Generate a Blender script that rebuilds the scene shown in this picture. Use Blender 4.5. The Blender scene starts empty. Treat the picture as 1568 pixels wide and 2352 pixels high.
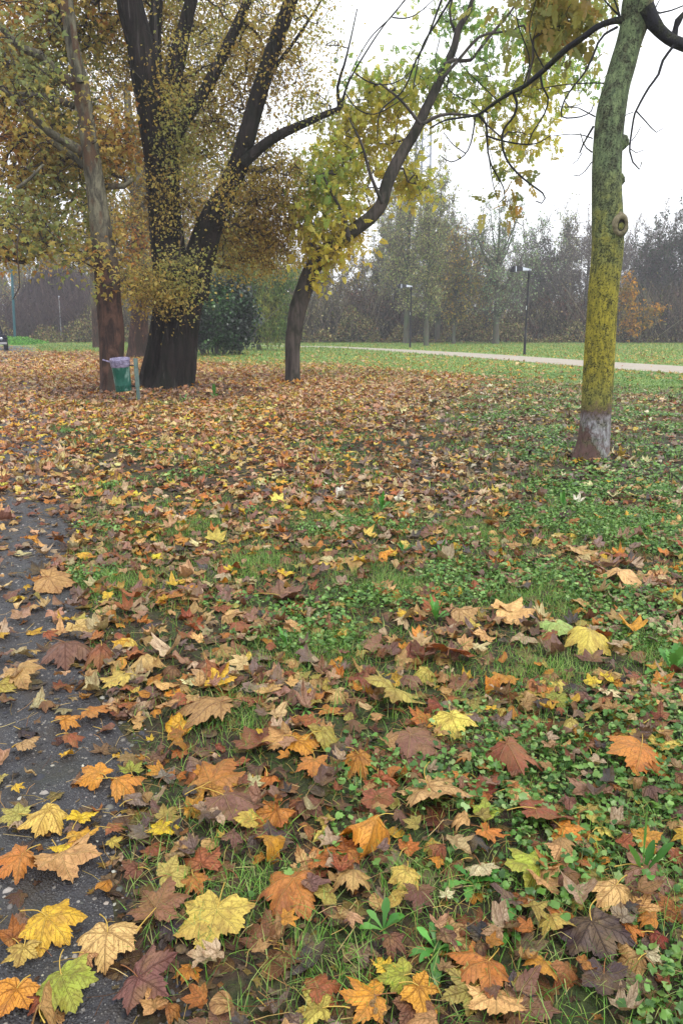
import bpy, math, random
import numpy as np
from mathutils import Vector, noise as mnoise

SC = bpy.context.scene
COL = SC.collection
random.seed(7)
R = np.random.default_rng(11)

# ------------------------------------------------------------------ camera, sky, sun, exposure
CAMH = 1.5
TILT = math.radians(13.9)
FPX, CX, CY = 1698.7, 784.0, 1176.0          # the photo read at 1568 x 2352
cam = bpy.data.objects.new('camera', bpy.data.cameras.new('camera'))
COL.objects.link(cam)
cam.location = (0, 0, CAMH)
cam.rotation_euler = (math.radians(90) - TILT, 0, 0)
cam.data.sensor_fit = 'VERTICAL'
cam.data.sensor_height = 36.0
cam.data.lens = 26.0
cam.data.clip_start = 0.05
cam.data.clip_end = 3000
SC.camera = cam

SUN_EL, SUN_AZ = math.radians(58), math.radians(140)
w = bpy.data.worlds.new('World')
SC.world = w
w.use_nodes = True
nt = w.node_tree
nt.nodes.clear()
sky = nt.nodes.new('ShaderNodeTexSky')
sky.sky_type = 'NISHITA'
sky.sun_disc = False
sky.sun_elevation = SUN_EL
sky.sun_rotation = SUN_AZ
bgA = nt.nodes.new('ShaderNodeBackground')
bgA.inputs['Strength'].default_value = 0.10
nt.links.new(sky.outputs[0], bgA.inputs['Color'])
bgB = nt.nodes.new('ShaderNodeBackground')          # the cloud layer
tcw = nt.nodes.new('ShaderNodeTexCoord')
nzw = nt.nodes.new('ShaderNodeTexNoise')
nzw.inputs['Scale'].default_value = 1.6
nzw.inputs['Detail'].default_value = 3
crw = nt.nodes.new('ShaderNodeValToRGB')
crw.color_ramp.elements[0].position = 0.3
crw.color_ramp.elements[0].color = (0.88, 0.90, 0.96, 1)
crw.color_ramp.elements[1].position = 0.7
crw.color_ramp.elements[1].color = (0.97, 0.98, 1.0, 1)
nt.links.new(tcw.outputs['Generated'], nzw.inputs['Vector'])
nt.links.new(nzw.outputs[0], crw.inputs[0])
nt.links.new(crw.outputs[0], bgB.inputs['Color'])
bgB.inputs['Strength'].default_value = 1.3
mxw = nt.nodes.new('ShaderNodeMixShader')
mxw.inputs[0].default_value = 0.9
nt.links.new(bgA.outputs[0], mxw.inputs[1])
nt.links.new(bgB.outputs[0], mxw.inputs[2])
ow = nt.nodes.new('ShaderNodeOutputWorld')
nt.links.new(mxw.outputs[0], ow.inputs[0])

sl = bpy.data.lights.new('sun', 'SUN')
sl.energy = 1.4
sl.angle = math.radians(14)
sl.color = (1.0, 0.96, 0.9)
so = bpy.data.objects.new('sun', sl)
COL.objects.link(so)
sd = Vector((math.sin(SUN_AZ) * math.cos(SUN_EL), math.cos(SUN_AZ) * math.cos(SUN_EL), math.sin(SUN_EL)))
so.rotation_euler = sd.to_track_quat('Z', 'Y').to_euler()
so.location = sd * 60

SC.view_settings.view_transform = 'Standard'
SC.view_settings.look = 'None'
SC.view_settings.gamma = 1
SC.view_settings.use_curve_mapping = False
SC.view_settings.exposure = 0.62
SC.cycles.max_bounces = 6
SC.cycles.diffuse_bounces = 3
SC.cycles.glossy_bounces = 2
SC.cycles.transmission_bounces = 3
SC.cycles.volume_bounces = 0
SC.cycles.transparent_max_bounces = 4

# ------------------------------------------------------------------ helpers
def srgb(h):
    h = h.lstrip('#')
    o = []
    for i in (0, 2, 4):
        c = int(h[i:i + 2], 16) / 255
        o.append(c / 12.92 if c < 0.04045 else ((c + 0.055) / 1.055) ** 2.4)
    return np.array(o)

CT, ST = math.cos(TILT), math.sin(TILT)
def raydir(x, y):
    a, b = (x - CX) / FPX, -(y - CY) / FPX
    return np.array([a, CT + b * ST, -ST + b * CT])
def P(x, y, D):
    """point on the line of sight through photo pixel (x, y) whose world Y is D"""
    d = raydir(x, y)
    return np.array([0, 0, CAMH]) + d * (D / d[1])
def G(x, y, z=0.0):
    d = raydir(x, y)
    t = (z - CAMH) / d[2]
    return np.array([0, 0, CAMH]) + d * t
def PX(p, npx):
    """metres that span npx photo pixels at world point p"""
    dep = p[1] * CT + (CAMH - p[2]) * ST
    return npx * dep / FPX

def tag(o, label=None, cat=None, group=None, kind=None):
    if label: o['label'] = label
    if cat: o['category'] = cat
    if group: o['group'] = group
    if kind: o['kind'] = kind
    return o
def empty(name, loc):
    o = bpy.data.objects.new(name, None)
    o.empty_display_size = 0.3
    o.location = loc
    COL.objects.link(o)
    return o
def copy_tree(o, parent=None):
    c = o.copy()
    COL.objects.link(c)
    c.parent = parent
    for ch in o.children:
        copy_tree(ch, c)
    return c

class MB:
    """collects vertices, triangles, quads, colours and uv of one mesh"""
    def __init__(s):
        s.V, s.T, s.Q, s.C, s.U, s.n = [], [], [], [], [], 0
    def add(s, V, T=None, Q=None, C=None, U=None):
        V = np.asarray(V, float).reshape(-1, 3)
        m = len(V)
        s.V.append(V)
        if T is not None and len(T): s.T.append(np.asarray(T, np.int64).reshape(-1, 3) + s.n)
        if Q is not None and len(Q): s.Q.append(np.asarray(Q, np.int64).reshape(-1, 4) + s.n)
        if C is None: C = np.full((m, 4), 0.5)
        C = np.asarray(C, float)
        if C.ndim == 1: C = np.tile(C, (m, 1))
        if C.shape[1] == 3: C = np.hstack([C, np.full((m, 1), 0.5)])
        s.C.append(C)
        s.U.append(np.zeros((m, 2)) if U is None else np.asarray(U, float))
        s.n += m
        return s
    def build(s, name, mat, parent=None, smooth=True, origin=None):
        V = np.vstack(s.V)
        if origin is not None: V = V - np.asarray(origin)
        T = np.vstack(s.T) if s.T else np.zeros((0, 3), np.int64)
        Q = np.vstack(s.Q) if s.Q else np.zeros((0, 4), np.int64)
        me = bpy.data.meshes.new(name)
        me.vertices.add(len(V))
        me.vertices.foreach_set('co', V.astype(np.float32).ravel())
        L = np.concatenate([T.ravel(), Q.ravel()]).astype(np.int32)
        me.loops.add(len(L))
        me.loops.foreach_set('vertex_index', L)
        me.polygons.add(len(T) + len(Q))
        st = np.concatenate([np.arange(len(T)) * 3, len(T) * 3 + np.arange(len(Q)) * 4]).astype(np.int32)
        me.polygons.foreach_set('loop_start', st)
        me.polygons.foreach_set('use_smooth', np.full(len(T) + len(Q), smooth))
        C = np.vstack(s.C)
        at = me.color_attributes.new('Col', 'FLOAT_COLOR', 'POINT')
        at.data.foreach_set('color', C.astype(np.float32).ravel())
        U = np.vstack(s.U)
        if np.any(U):
            uv = me.uv_layers.new(name='UVMap')
            uv.data.foreach_set('uv', U[L].astype(np.float32).ravel())
        me.update(calc_edges=True)
        me.validate()
        if mat: me.materials.append(mat)
        o = bpy.data.objects.new(name, me)
        COL.objects.link(o)
        if parent is not None: o.parent = parent
        return o

def spline(pts, step):
    """Catmull-Rom resample; pts rows = any number of channels, first three are xyz"""
    pts = np.asarray(pts, float)
    if len(pts) == 2: ex = np.vstack([2 * pts[0] - pts[1], pts, 2 * pts[1] - pts[0]])
    else: ex = np.vstack([2 * pts[0] - pts[1], pts, 2 * pts[-1] - pts[-2]])
    out = []
    for i in range(1, len(ex) - 2):
        p0, p1, p2, p3 = ex[i - 1:i + 3]
        n = max(1, int(np.linalg.norm(p2[:3] - p1[:3]) / step))
        for k in range(n):
            t = k / n
            out.append(0.5 * ((2 * p1) + (-p0 + p2) * t + (2 * p0 - 5 * p1 + 4 * p2 - p3) * t * t + (-p0 + 3 * p1 - 3 * p2 + p3) * t ** 3))
    out.append(ex[-2])
    return np.array(out)

def tube(mb, path, sides=8, step=0.2, ridge=0.0, rfreq=5, lump=0.0, seed=0, cap=True, col=None, flute=0.0, zs=0.5):
    """path rows: x y z radius; ridged and lumpy bark in the geometry itself"""
    S = spline(path, step)
    n = len(S)
    Pn, rad = S[:, :3], np.maximum(S[:, 3], 0.0006)
    Tn = np.gradient(Pn, axis=0)
    Tn /= np.linalg.norm(Tn, axis=1)[:, None] + 1e-9
    ref = np.array([0, 1.0, 0]) if abs(Tn[0][1]) < 0.9 else np.array([1.0, 0, 0])
    A = np.zeros((n, 3))
    a = ref - Tn[0] * np.dot(ref, Tn[0])
    a /= np.linalg.norm(a)
    for i in range(n):
        a = a - Tn[i] * np.dot(a, Tn[i])
        a /= np.linalg.norm(a) + 1e-9
        A[i] = a
    B = np.cross(Tn, A)
    th = np.arange(sides) * 2 * math.pi / sides
    rr = np.repeat(rad[:, None], sides, 1)
    if ridge or lump or flute:
        for i in range(n):
            for j in range(sides):
                c, s_ = math.cos(th[j]), math.sin(th[j])
                z = Pn[i][2]
                f = 1.0
                if ridge: f += ridge * mnoise.noise(Vector((c * rfreq, s_ * rfreq, z * zs + seed)))+ ridge * .5 * mnoise.noise(Vector((c * rfreq * 2.3, s_ * rfreq * 2.3, z * zs * 1.5 + seed)))
                if lump: f += lump * mnoise.noise(Vector((c * 1.3 + seed, s_ * 1.3, z * 1.6)))
                if flute: f += flute * mnoise.noise(Vector((c * 2.2 + seed, s_ * 2.2, z * 0.35 + 9)))
                rr[i, j] *= f
    V = Pn[:, None, :] + rr[:, :, None] * (np.cos(th)[None, :, None] * A[:, None, :] + np.sin(th)[None, :, None] * B[:, None, :])
    V = V.reshape(-1, 3)
    i = np.arange(n - 1)[:, None] * sides
    j = np.arange(sides)[None, :]
    j2 = (j + 1) % sides
    Q = np.stack([i + j, i + j2, i + sides + j2, i + sides + j], -1).reshape(-1, 4)
    T = []
    if cap:
        V = np.vstack([V, Pn[-1] + Tn[-1] * rad[-1] * .4])
        k = len(V) - 1
        b = (n - 1) * sides
        T = [[b + q, b + (q + 1) % sides, k] for q in range(sides)]
    mb.add(V, T, Q, C=col)
    return S

def segs(mb, p0, p1, r0, r1, col=(0.5, 0.5, 0.5, 0.5), sides=3):
    """many tapered prisms at once"""
    p0, p1 = np.asarray(p0), np.asarray(p1)
    n = len(p0)
    if n == 0: return
    d = p1 - p0
    d /= np.linalg.norm(d, axis=1)[:, None] + 1e-9
    ref = np.where(np.abs(d[:, 2:3]) < 0.9, np.array([[0, 0, 1.0]]), np.array([[1.0, 0, 0]]))
    a = np.cross(d, ref)
    a /= np.linalg.norm(a, axis=1)[:, None] + 1e-9
    b = np.cross(d, a)
    V = np.zeros((n, 2 * sides, 3))
    for k in range(sides):
        t = 2 * math.pi * k / sides
        o = a * math.cos(t) + b * math.sin(t)
        V[:, k] = p0 + o * np.asarray(r0).reshape(-1, 1)
        V[:, sides + k] = p1 + o * np.asarray(r1).reshape(-1, 1)
    base = np.arange(n)[:, None] * 2 * sides
    Q = []
    for k in range(sides):
        k2 = (k + 1) % sides
        Q.append(np.hstack([base + k, base + k2, base + sides + k2, base + sides + k]))
    c = np.asarray(col, float)
    if c.ndim == 2: c = np.repeat(c, 2 * sides, 0)
    mb.add(V.reshape(-1, 3), Q=np.vstack(Q), C=c)

def rotmats(yaw, pitch, roll):
    cy, sy, cp, sp, cr, sr = np.cos(yaw), np.sin(yaw), np.cos(pitch), np.sin(pitch), np.cos(roll), np.sin(roll)
    M = np.zeros((len(yaw), 3, 3))
    M[:, 0, 0] = cy * cr - sy * sp * sr; M[:, 0, 1] = -sy * cp; M[:, 0, 2] = cy * sr + sy * sp * cr
    M[:, 1, 0] = sy * cr + cy * sp * sr; M[:, 1, 1] = cy * cp;  M[:, 1, 2] = sy * sr - cy * sp * cr
    M[:, 2, 0] = -cp * sr;               M[:, 2, 1] = sp;       M[:, 2, 2] = cp * cr
    return M
def scatter(mb, tmpl, tT, tQ, pos, scale, M, col, tU=None, var=None):
    """place a template (K,n,3) at pos with matrices M"""
    tmpl = np.asarray(tmpl)
    if tmpl.ndim == 2: tmpl = tmpl[None]
    n = len(pos)
    if n == 0: return
    if var is None: var = R.integers(0, len(tmpl), n)
    X = tmpl[var] * np.asarray(scale).reshape(-1, 1, 1)
    X = np.einsum('nij,nkj->nki', M, X) + pos[:, None, :]
    m = X.shape[1]
    off = np.arange(n)[:, None, None] * m
    T = (np.asarray(tT)[None] + off).reshape(-1, 3) if tT is not None and len(tT) else None
    Q = (np.asarray(tQ)[None] + off).reshape(-1, 4) if tQ is not None and len(tQ) else None
    C = np.repeat(col, m, 0)
    U = np.tile(tU, (n, 1)) if tU is not None else None
    mb.add(X.reshape(-1, 3), T, Q, C, U)

def pal(colors, weights, n, jit=0.12, rng=None):
    rng = rng or R
    w_ = np.array(weights, float); w_ /= w_.sum()
    k = rng.choice(len(colors), n, p=w_)
    c = np.array([srgb(x) for x in colors])[k]
    c = c * (1 + jit * rng.normal(size=(n, 1))) * (1 + 0.35 * jit * rng.normal(size=(n, 3)))
    return np.hstack([np.clip(c, 0.004, 0.85), rng.random((n, 1))])

# ------------------------------------------------------------------ materials
def newmat(name):
    m = bpy.data.materials.new(name)
    m.use_nodes = True
    n = m.node_tree
    n.nodes.clear()
    out = n.nodes.new('ShaderNodeOutputMaterial')
    return m, n, out
class NT:
    def __init__(s, n): s.n = n
    def node(s, t, **kw):
        x = s.n.nodes.new(t)
        for k, v in kw.items(): setattr(x, k, v)
        return x
    def link(s, a, b): s.n.links.new(a, b)
    def val(s, x, sock):
        if isinstance(x, (int, float)): sock.default_value = x
        elif isinstance(x, (tuple, list, np.ndarray)):
            v = list(x)
            if sock.type == 'RGBA' and len(v) == 3: v = v + [1]
            sock.default_value = v
        else: s.link(x, sock)
    def math(s, op, a, b=0.0, c=None, clamp=False):
        x = s.node('ShaderNodeMath', operation=op)
        x.use_clamp = clamp
        s.val(a, x.inputs[0]); s.val(b, x.inputs[1])
        if c is not None: s.val(c, x.inputs[2])
        return x.outputs[0]
    def mix(s, f, a, b, mode='MIX'):
        x = s.node('ShaderNodeMix', data_type='RGBA', blend_type=mode)
        s.val(f, x.inputs[0]); s.val(a, x.inputs[6]); s.val(b, x.inputs[7])
        return x.outputs[2]
    def noise(s, vec, scale, detail=4, rough=0.6, dist=0.0, out=0):
        x = s.node('ShaderNodeTexNoise')
        if vec is not None: s.link(vec, x.inputs['Vector'])
        x.inputs['Scale'].default_value = scale
        x.inputs['Detail'].default_value = detail
        x.inputs['Roughness'].default_value = rough
        x.inputs['Distortion'].default_value = dist
        return x.outputs[out]
    def voro(s, vec, scale, feature='F1', out='Distance', rnd=1.0):
        x = s.node('ShaderNodeTexVoronoi', feature=feature)
        if vec is not None: s.link(vec, x.inputs['Vector'])
        x.inputs['Scale'].default_value = scale
        x.inputs['Randomness'].default_value = rnd
        return x.outputs[out]
    def ramp(s, f, lo, hi):
        x = s.node('ShaderNodeMapRange')
        x.clamp = True
        s.val(f, x.inputs[0])
        x.inputs[1].default_value = lo; x.inputs[2].default_value = hi
        return x.outputs[0]
    def obj(s, scale=(1, 1, 1)):
        t = s.node('ShaderNodeTexCoord')
        m = s.node('ShaderNodeMapping')
        m.inputs['Scale'].default_value = scale
        s.link(t.outputs['Object'], m.inputs[0])
        return m.outputs[0]
    def sep(s, v):
        x = s.node('ShaderNodeSeparateXYZ'); s.link(v, x.inputs[0]); return x.outputs
    def bump(s, h, strength=0.5, dist=0.01):
        x = s.node('ShaderNodeBump')
        x.inputs['Strength'].default_value = strength
        x.inputs['Distance'].default_value = dist
        s.link(h, x.inputs['Height'])
        return x.outputs[0]
    def pbsdf(s, col, rough, normal=None, spec=0.5, metal=0.0):
        x = s.node('ShaderNodeBsdfPrincipled')
        s.val(col, x.inputs['Base Color']); s.val(rough, x.inputs['Roughness'])
        s.val(spec, x.inputs['Specular IOR Level']); s.val(metal, x.inputs['Metallic'])
        if normal is not None: s.link(normal, x.inputs['Normal'])
        return x.outputs[0]

def mat_plain(name, col, rough=0.6, metal=0.0, spec=0.5, nscale=8, namt=0.15, bump=0.0):
    m, n, out = newmat(name)
    t = NT(n)
    v = t.obj()
    nz = t.noise(v, nscale, 5)
    c = t.mix(nz, np.array(col) * (1 - namt * 2), np.array(col) * (1 + namt * 2))
    nrm = t.bump(nz, bump, 0.01) if bump else None
    t.link(t.pbsdf(c, rough, nrm, spec, metal), out.inputs[0])
    return m

def mat_fallen(name):
    """dead leaf: own colour per leaf, palmate veins, blotches, browned rim, damp sheen"""
    m, n, out = newmat(name)
    t = NT(n)
    at = t.node('ShaderNodeAttribute', attribute_name='Col')
    base, rnd = at.outputs['Color'], at.outputs['Alpha']
    uv = t.node('ShaderNodeUVMap')
    x, y, _ = t.sep(uv.outputs[0])
    r = t.math('SQRT', t.math('ADD', t.math('MULTIPLY', x, x), t.math('MULTIPLY', y, y)))
    ang = t.math('ARCTAN2', x, y)
    k = t.math('ROUND', t.math('DIVIDE', ang, 0.86))
    da = t.math('SUBTRACT', ang, t.math('MULTIPLY', k, 0.86))
    a = t.math('MULTIPLY', r, t.math('COSINE', da))
    p = t.math('ABSOLUTE', t.math('MULTIPLY', r, t.math('SINE', da)))
    main = t.math('SUBTRACT', 1.0, t.ramp(p, 0.004, 0.022), clamp=True)
    ch = t.math('FRACT', t.math('MULTIPLY', t.math('SUBTRACT', a, t.math('MULTIPLY', p, 1.0)), 6.5))
    sec = t.math('SUBTRACT', 1.0, t.ramp(t.math('ABSOLUTE', t.math('SUBTRACT', ch, 0.5)), 0.03, 0.10), clamp=True)
    vein = t.math('MAXIMUM', main, t.math('MULTIPLY', sec, 0.5))
    cb = t.node('ShaderNodeCombineXYZ')
    t.link(x, cb.inputs[0]); t.link(y, cb.inputs[1])
    t.link(t.math('MULTIPLY', rnd, 40.0), cb.inputs[2])
    vec = cb.outputs[0]
    n1 = t.noise(vec, 2.6, 5, 0.65)
    n2 = t.noise(vec, 14, 4, 0.7)
    n3 = t.noise(vec, 1.3, 2, 0.5)
    # blotches (rot), yellowing, spots
    dark = t.mix(1.0, base, (0.36, 0.24, 0.20), 'MULTIPLY')
    c = t.mix(t.math('MULTIPLY', t.ramp(n1, 0.46, 0.66), 0.8), base, dark)
    lite = t.mix(0.5, base, (0.55, 0.36, 0.09))
    c = t.mix(t.math('MULTIPLY', t.ramp(n3, 0.45, 0.7), 0.45), c, lite)
    c = t.mix(t.math('MULTIPLY', t.ramp(n2, 0.56, 0.64), 0.75), c, dark)
    rim = t.math('MULTIPLY', t.ramp(t.math('ADD', r, t.math('MULTIPLY', n1, 0.5)), 0.85, 1.2), 0.5)
    c = t.mix(rim, c, t.mix(1.0, base, (0.6, 0.42, 0.34), 'MULTIPLY'))
    n5 = t.noise(vec, 34, 3, 0.7)
    c = t.mix(t.math('MULTIPLY', t.ramp(n5, 0.55, 0.68), 0.7), c, t.mix(1.0, base, (0.28, 0.17, 0.14), 'MULTIPLY'))
    vc = t.mix(t.math('GREATER_THAN', rnd, 0.45), t.mix(1.0, base, (0.50, 0.36, 0.30), 'MULTIPLY'), t.mix(0.45, base, (0.62, 0.45, 0.16)))
    c = t.mix(t.math('MULTIPLY', vein, 0.5), c, vc)
    h = t.math('ADD', t.math('MULTIPLY', n2, 0.35), t.math('MULTIPLY', vein, 0.8))
    h = t.math('ADD', h, t.math('MULTIPLY', n1, 1.2))
    nrm = t.bump(h, 0.9, 0.006)
    rough = t.math('ADD', 0.36, t.math('MULTIPLY', n2, 0.3))
    pb = t.pbsdf(c, rough, nrm, 0.45)
    tr = t.node('ShaderNodeBsdfTranslucent')
    t.link(t.mix(1.0, c, (1.0, 0.75, 0.4), 'MULTIPLY'), tr.inputs[0])
    mx = t.node('ShaderNodeMixShader')
    mx.inputs[0].default_value = 0.15
    t.link(pb, mx.inputs[1]); t.link(tr.outputs[0], mx.inputs[2])
    t.link(mx.outputs[0], out.inputs[0])
    return m

def mat_foliage(name, trans=0.35, rough=0.5, spec=0.3, vary=0.25):
    m, n, out = newmat(name)
    t = NT(n)
    at = t.node('ShaderNodeAttribute', attribute_name='Col')
    nz = t.noise(t.obj(), 9.0, 2)
    c = t.mix(vary, at.outputs['Color'], t.mix(nz, (0.2, 0.2, 0.2), (1.0, 1.0, 1.0)), 'MULTIPLY')
    pb = t.pbsdf(c, rough, None, spec)
    tr = t.node('ShaderNodeBsdfTranslucent')
    t.link(c, tr.inputs[0])
    mx = t.node('ShaderNodeMixShader')
    mx.inputs[0].default_value = trans
    t.link(pb, mx.inputs[1]); t.link(tr.outputs[0], mx.inputs[2])
    t.link(mx.outputs[0], out.inputs[0])
    return m

def mat_bark(name, c1, c2, c3=None, sc=6, zstretch=0.18, bump=0.8, bd=0.03, patch=0.5, rough=0.85, moss=None, streak=None):
    m, n, out = newmat(name)
    t = NT(n)
    v = t.obj((1, 1, zstretch))
    v2 = t.obj((1, 1, 0.5))
    n1 = t.noise(v, sc, 6, 0.65, 0.6)
    n2 = t.noise(v, sc * 4, 4, 0.6)
    n3 = t.noise(v2, sc * 0.35, 3, 0.6)
    c = t.mix(t.ramp(n1, 0.35, 0.62), c1, c2)
    if c3 is not None: c = t.mix(t.ramp(n3, patch - 0.06, patch + 0.06), c, c3)
    if moss is not None:
        c = t.mix(t.math('MULTIPLY', t.ramp(t.noise(v2, sc * 0.5, 4), 0.45, 0.65), 0.8), c, moss)
    if streak is not None:
        c = t.mix(t.math('MULTIPLY', t.ramp(t.noise(t.obj((1, 1, .07)), 11, 4, .6, .4), .61, .70), .55), c, streak)
    c = t.mix(t.math('MULTIPLY', n2, 0.5), c, t.mix(1.0, c, (0.45, 0.45, 0.45), 'MULTIPLY'))
    h = t.math('ADD', n1, t.math('MULTIPLY', n2, 0.4))
    t.link(t.pbsdf(c, rough, t.bump(h, bump, bd), 0.25), out.inputs[0])
    return m

M = {}
M['fallen'] = mat_fallen('dead_leaf')
M['crown'] = mat_foliage('crown_leaves', 0.58, vary=.12)
M['farcrown'] = mat_foliage('far_leaves', 0.45, 0.7, 0.1, .1)
M['evergreen'] = mat_foliage('evergreen_leaves', 0.12, 0.35, 0.5)
M['herb'] = mat_foliage('herb_leaves', 0.28, 0.42, 0.5)
M['grass'] = mat_foliage('grass_blades', 0.3, 0.45, 0.4)
M['twig'] = mat_plain('twig_bark', srgb('3a332e'), 0.85, nscale=20)
M['twig_far'] = mat_plain('far_twig_bark', srgb('5c534e'), 0.9, nscale=4)
M['stem'] = mat_foliage('leaf_stalks', 0.1, 0.5, 0.4, 0.1)

# ------------------------------------------------------------------ ground shape
EDGE0, EDGEK = 0.09, -0.405            # asphalt edge: x = EDGE0 + EDGEK*y
def edge_d(x, y):
    """signed distance-ish from the asphalt edge, positive on the grass side"""
    return (x - (EDGE0 + EDGEK * y)) * 0.93 + 0.05 * np.sin(1.7 * y + 0.4) + 0.045 * np.sin(5.3 * y + x * 2.0)
def sm(t):
    t = np.clip(t, 0, 1)
    return t * t * (3 - 2 * t)
def gz(x, y):
    x, y = np.asarray(x, float), np.asarray(y, float)
    e = edge_d(x, y)
    far = 1 - sm((y - 14) / 12)
    b = 0.014 * np.sin(1.9 * x + 0.5) * np.cos(1.3 * y) + 0.008 * np.sin(4.1 * x + 3.3 * y) + 0.006 * np.sin(9 * x - 7 * y)
    return -0.02 + 0.045 * sm((e + 0.12) / 0.34) + b * sm(e / 0.4) * far
def top(x, y):
    return np.maximum(gz(x, y), np.where(edge_d(x, y) < 0.05, 0.0, -1))

gx = np.concatenate([-np.geomspace(9, 420, 40)[::-1], np.linspace(-9, 9, 181)[1:-1], np.geomspace(9, 420, 40)])
gy = np.concatenate([np.linspace(-60, 0.4, 30)[:-1], np.linspace(0.4, 12, 117)[:-1], np.geomspace(12, 700, 70)])
XX, YY = np.meshgrid(gx, gy)
ZZ = gz(XX, YY)
mb = MB()
nx, ny = len(gx), len(gy)
i = np.arange(ny - 1)[:, None] * nx
j = np.arange(nx - 1)[None]
Q = np.stack([i + j, i + j + 1, i + nx + j + 1, i + nx + j], -1).reshape(-1, 4)
mb.add(np.stack([XX, YY, ZZ], -1).reshape(-1, 3), Q=Q)

def mat_ground():
    m, n, out = newmat('soil_and_turf')
    t = NT(n)
    g = t.node('ShaderNodeNewGeometry')
    pos = g.outputs['Position']
    x, y, z = t.sep(pos)
    n1 = t.noise(pos, 3.0, 6, 0.65)
    n2 = t.noise(pos, 40, 4, 0.7)
    n3 = t.noise(pos, 0.35, 4, 0.6)
    n4 = t.noise(pos, 9, 5, 0.7)
    soil = t.mix(t.ramp(n2, .3, .7), srgb('14100c'), srgb('4a3a2c'))
    turf = t.mix(t.ramp(n2, .3, .7), srgb('1a1f10'), srgb('3f4a22'))
    near = t.mix(t.ramp(n1, 0.42, 0.58), soil, turf)
    lawn = t.mix(n4, srgb('4f6e34'), srgb('86a058'))
    lawn = t.mix(t.ramp(n3, 0.35, 0.7), lawn, srgb('6c8a3c'))
    litter = t.mix(t.voro(pos, 9, out='Color'), srgb('8a5a24'), srgb('b58638'))
    lit2 = t.mix(n4, litter, srgb('5b4128'))
    # the lawn begins past a line in the place, ragged with noise
    wob = t.math('MULTIPLY', t.math('SUBTRACT', n3, 0.5), 10.0)
    s1 = t.math('ADD', t.math('ADD', y, t.math('MULTIPLY', x, 1.35)), wob)
    lawnm = t.ramp(s1, 27.0, 33.0)
    farm = t.ramp(t.math('ADD', y, wob), 50.0, 56.0)
    lawnm = t.math('MAXIMUM', lawnm, farm)
    litm = t.math('MULTIPLY', t.ramp(y, 10, 20), 0.8)
    c = t.mix(litm, near, lit2)
    c = t.mix(lawnm, c, lawn)
    h = t.math('ADD', n2, n1)
    t.link(t.pbsdf(c, 0.8, t.bump(h, 0.6, 0.02), 0.3), out.inputs[0])
    return m
ground = mb.build('ground', mat_ground())
tag(ground, 'damp park ground of soil and turf under the fallen leaves', 'ground', kind='structure')

# asphalt path
def mat_asphalt():
    m, n, out = newmat('worn_asphalt')
    t = NT(n)
    g = t.node('ShaderNodeNewGeometry')
    pos = g.outputs['Position']
    v1 = t.voro(pos, 150)
    vc = t.voro(pos, 150, out='Color')
    cx_, _, _ = t.sep(vc)
    v2 = t.voro(pos, 48)
    v2c, _, _ = t.sep(t.voro(pos, 48, out='Color'))
    n1 = t.noise(pos, 1.6, 5, 0.6)
    n2 = t.noise(pos, 90, 3, 0.7)
    n5 = t.noise(pos, 5, 4, 0.6)
    base = t.mix(n2, srgb('1c1c1f'), srgb('48484c'))
    stone = t.mix(cx_, srgb('3a3a40'), srgb('8a8884'))
    c = t.mix(t.math('MULTIPLY', t.ramp(cx_, 0.55, 0.9), t.math('SUBTRACT', 1.0, t.ramp(v1, 0.2, 0.4))), base, stone)
    c = t.mix(t.math('MULTIPLY', t.ramp(v2c, 0.86, 0.9), t.math('SUBTRACT', 1.0, t.ramp(v2, 0.22, 0.3))), c, srgb('9a958c'))
    c = t.mix(t.math('MULTIPLY', t.ramp(n5, 0.48, 0.7), 0.75), c, srgb('3b332b'))
    c = t.mix(t.math('MULTIPLY', t.ramp(n1, 0.55, 0.72), 0.5), c, srgb('2c3324'))
    h = t.math('ADD', t.math('MULTIPLY', v1, -1.0), t.math('MULTIPLY', n2, 0.5))
    h = t.math('ADD', h, t.math('MULTIPLY', v2, -1.2))
    h = t.math('ADD', h, t.math('MULTIPLY', n5, 3.0))
    t.link(t.pbsdf(c, t.math('ADD', 0.38, t.math('MULTIPLY', n1, 0.4)), t.bump(h, 0.8, 0.008), 0.45), out.inputs[0])
    return m
mb = MB()
ys = np.concatenate([np.arange(-6, 12, 0.06), np.arange(12, 70, 0.6)])
rows = []
for y in ys:
    xe = EDGE0 + EDGEK * y
    for _ in range(3):
        xe = xe - (edge_d(xe, y) - 0.05) / 0.93
    xe += 0.06 * mnoise.noise(Vector((y * 3.1, 2, 0))) + 0.02 * mnoise.noise(Vector((y * 11, 5, 0)))
    xs = [xe, xe - 0.06, xe - 0.4, xe - 1.1, xe - 2.0, xe - 3.2]
    rows.append([[xx, y, (0.0 if k else -0.012) + 0.003 * mnoise.noise(Vector((xx * 2, y * 2, 0)))] for k, xx in enumerate(xs)])
rows = np.array(rows)
k = rows.shape[1]
i = np.arange(len(ys) - 1)[:, None] * k
j = np.arange(k - 1)[None]
mb.add(rows.reshape(-1, 3), Q=np.stack([i + j, i + k + j, i + k + j + 1, i + j + 1], -1).reshape(-1, 4)[:, ::-1])
tag(mb.build('path', mat_asphalt()), 'worn grey asphalt path strewn with fallen leaves', 'path', kind='structure')

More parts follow.
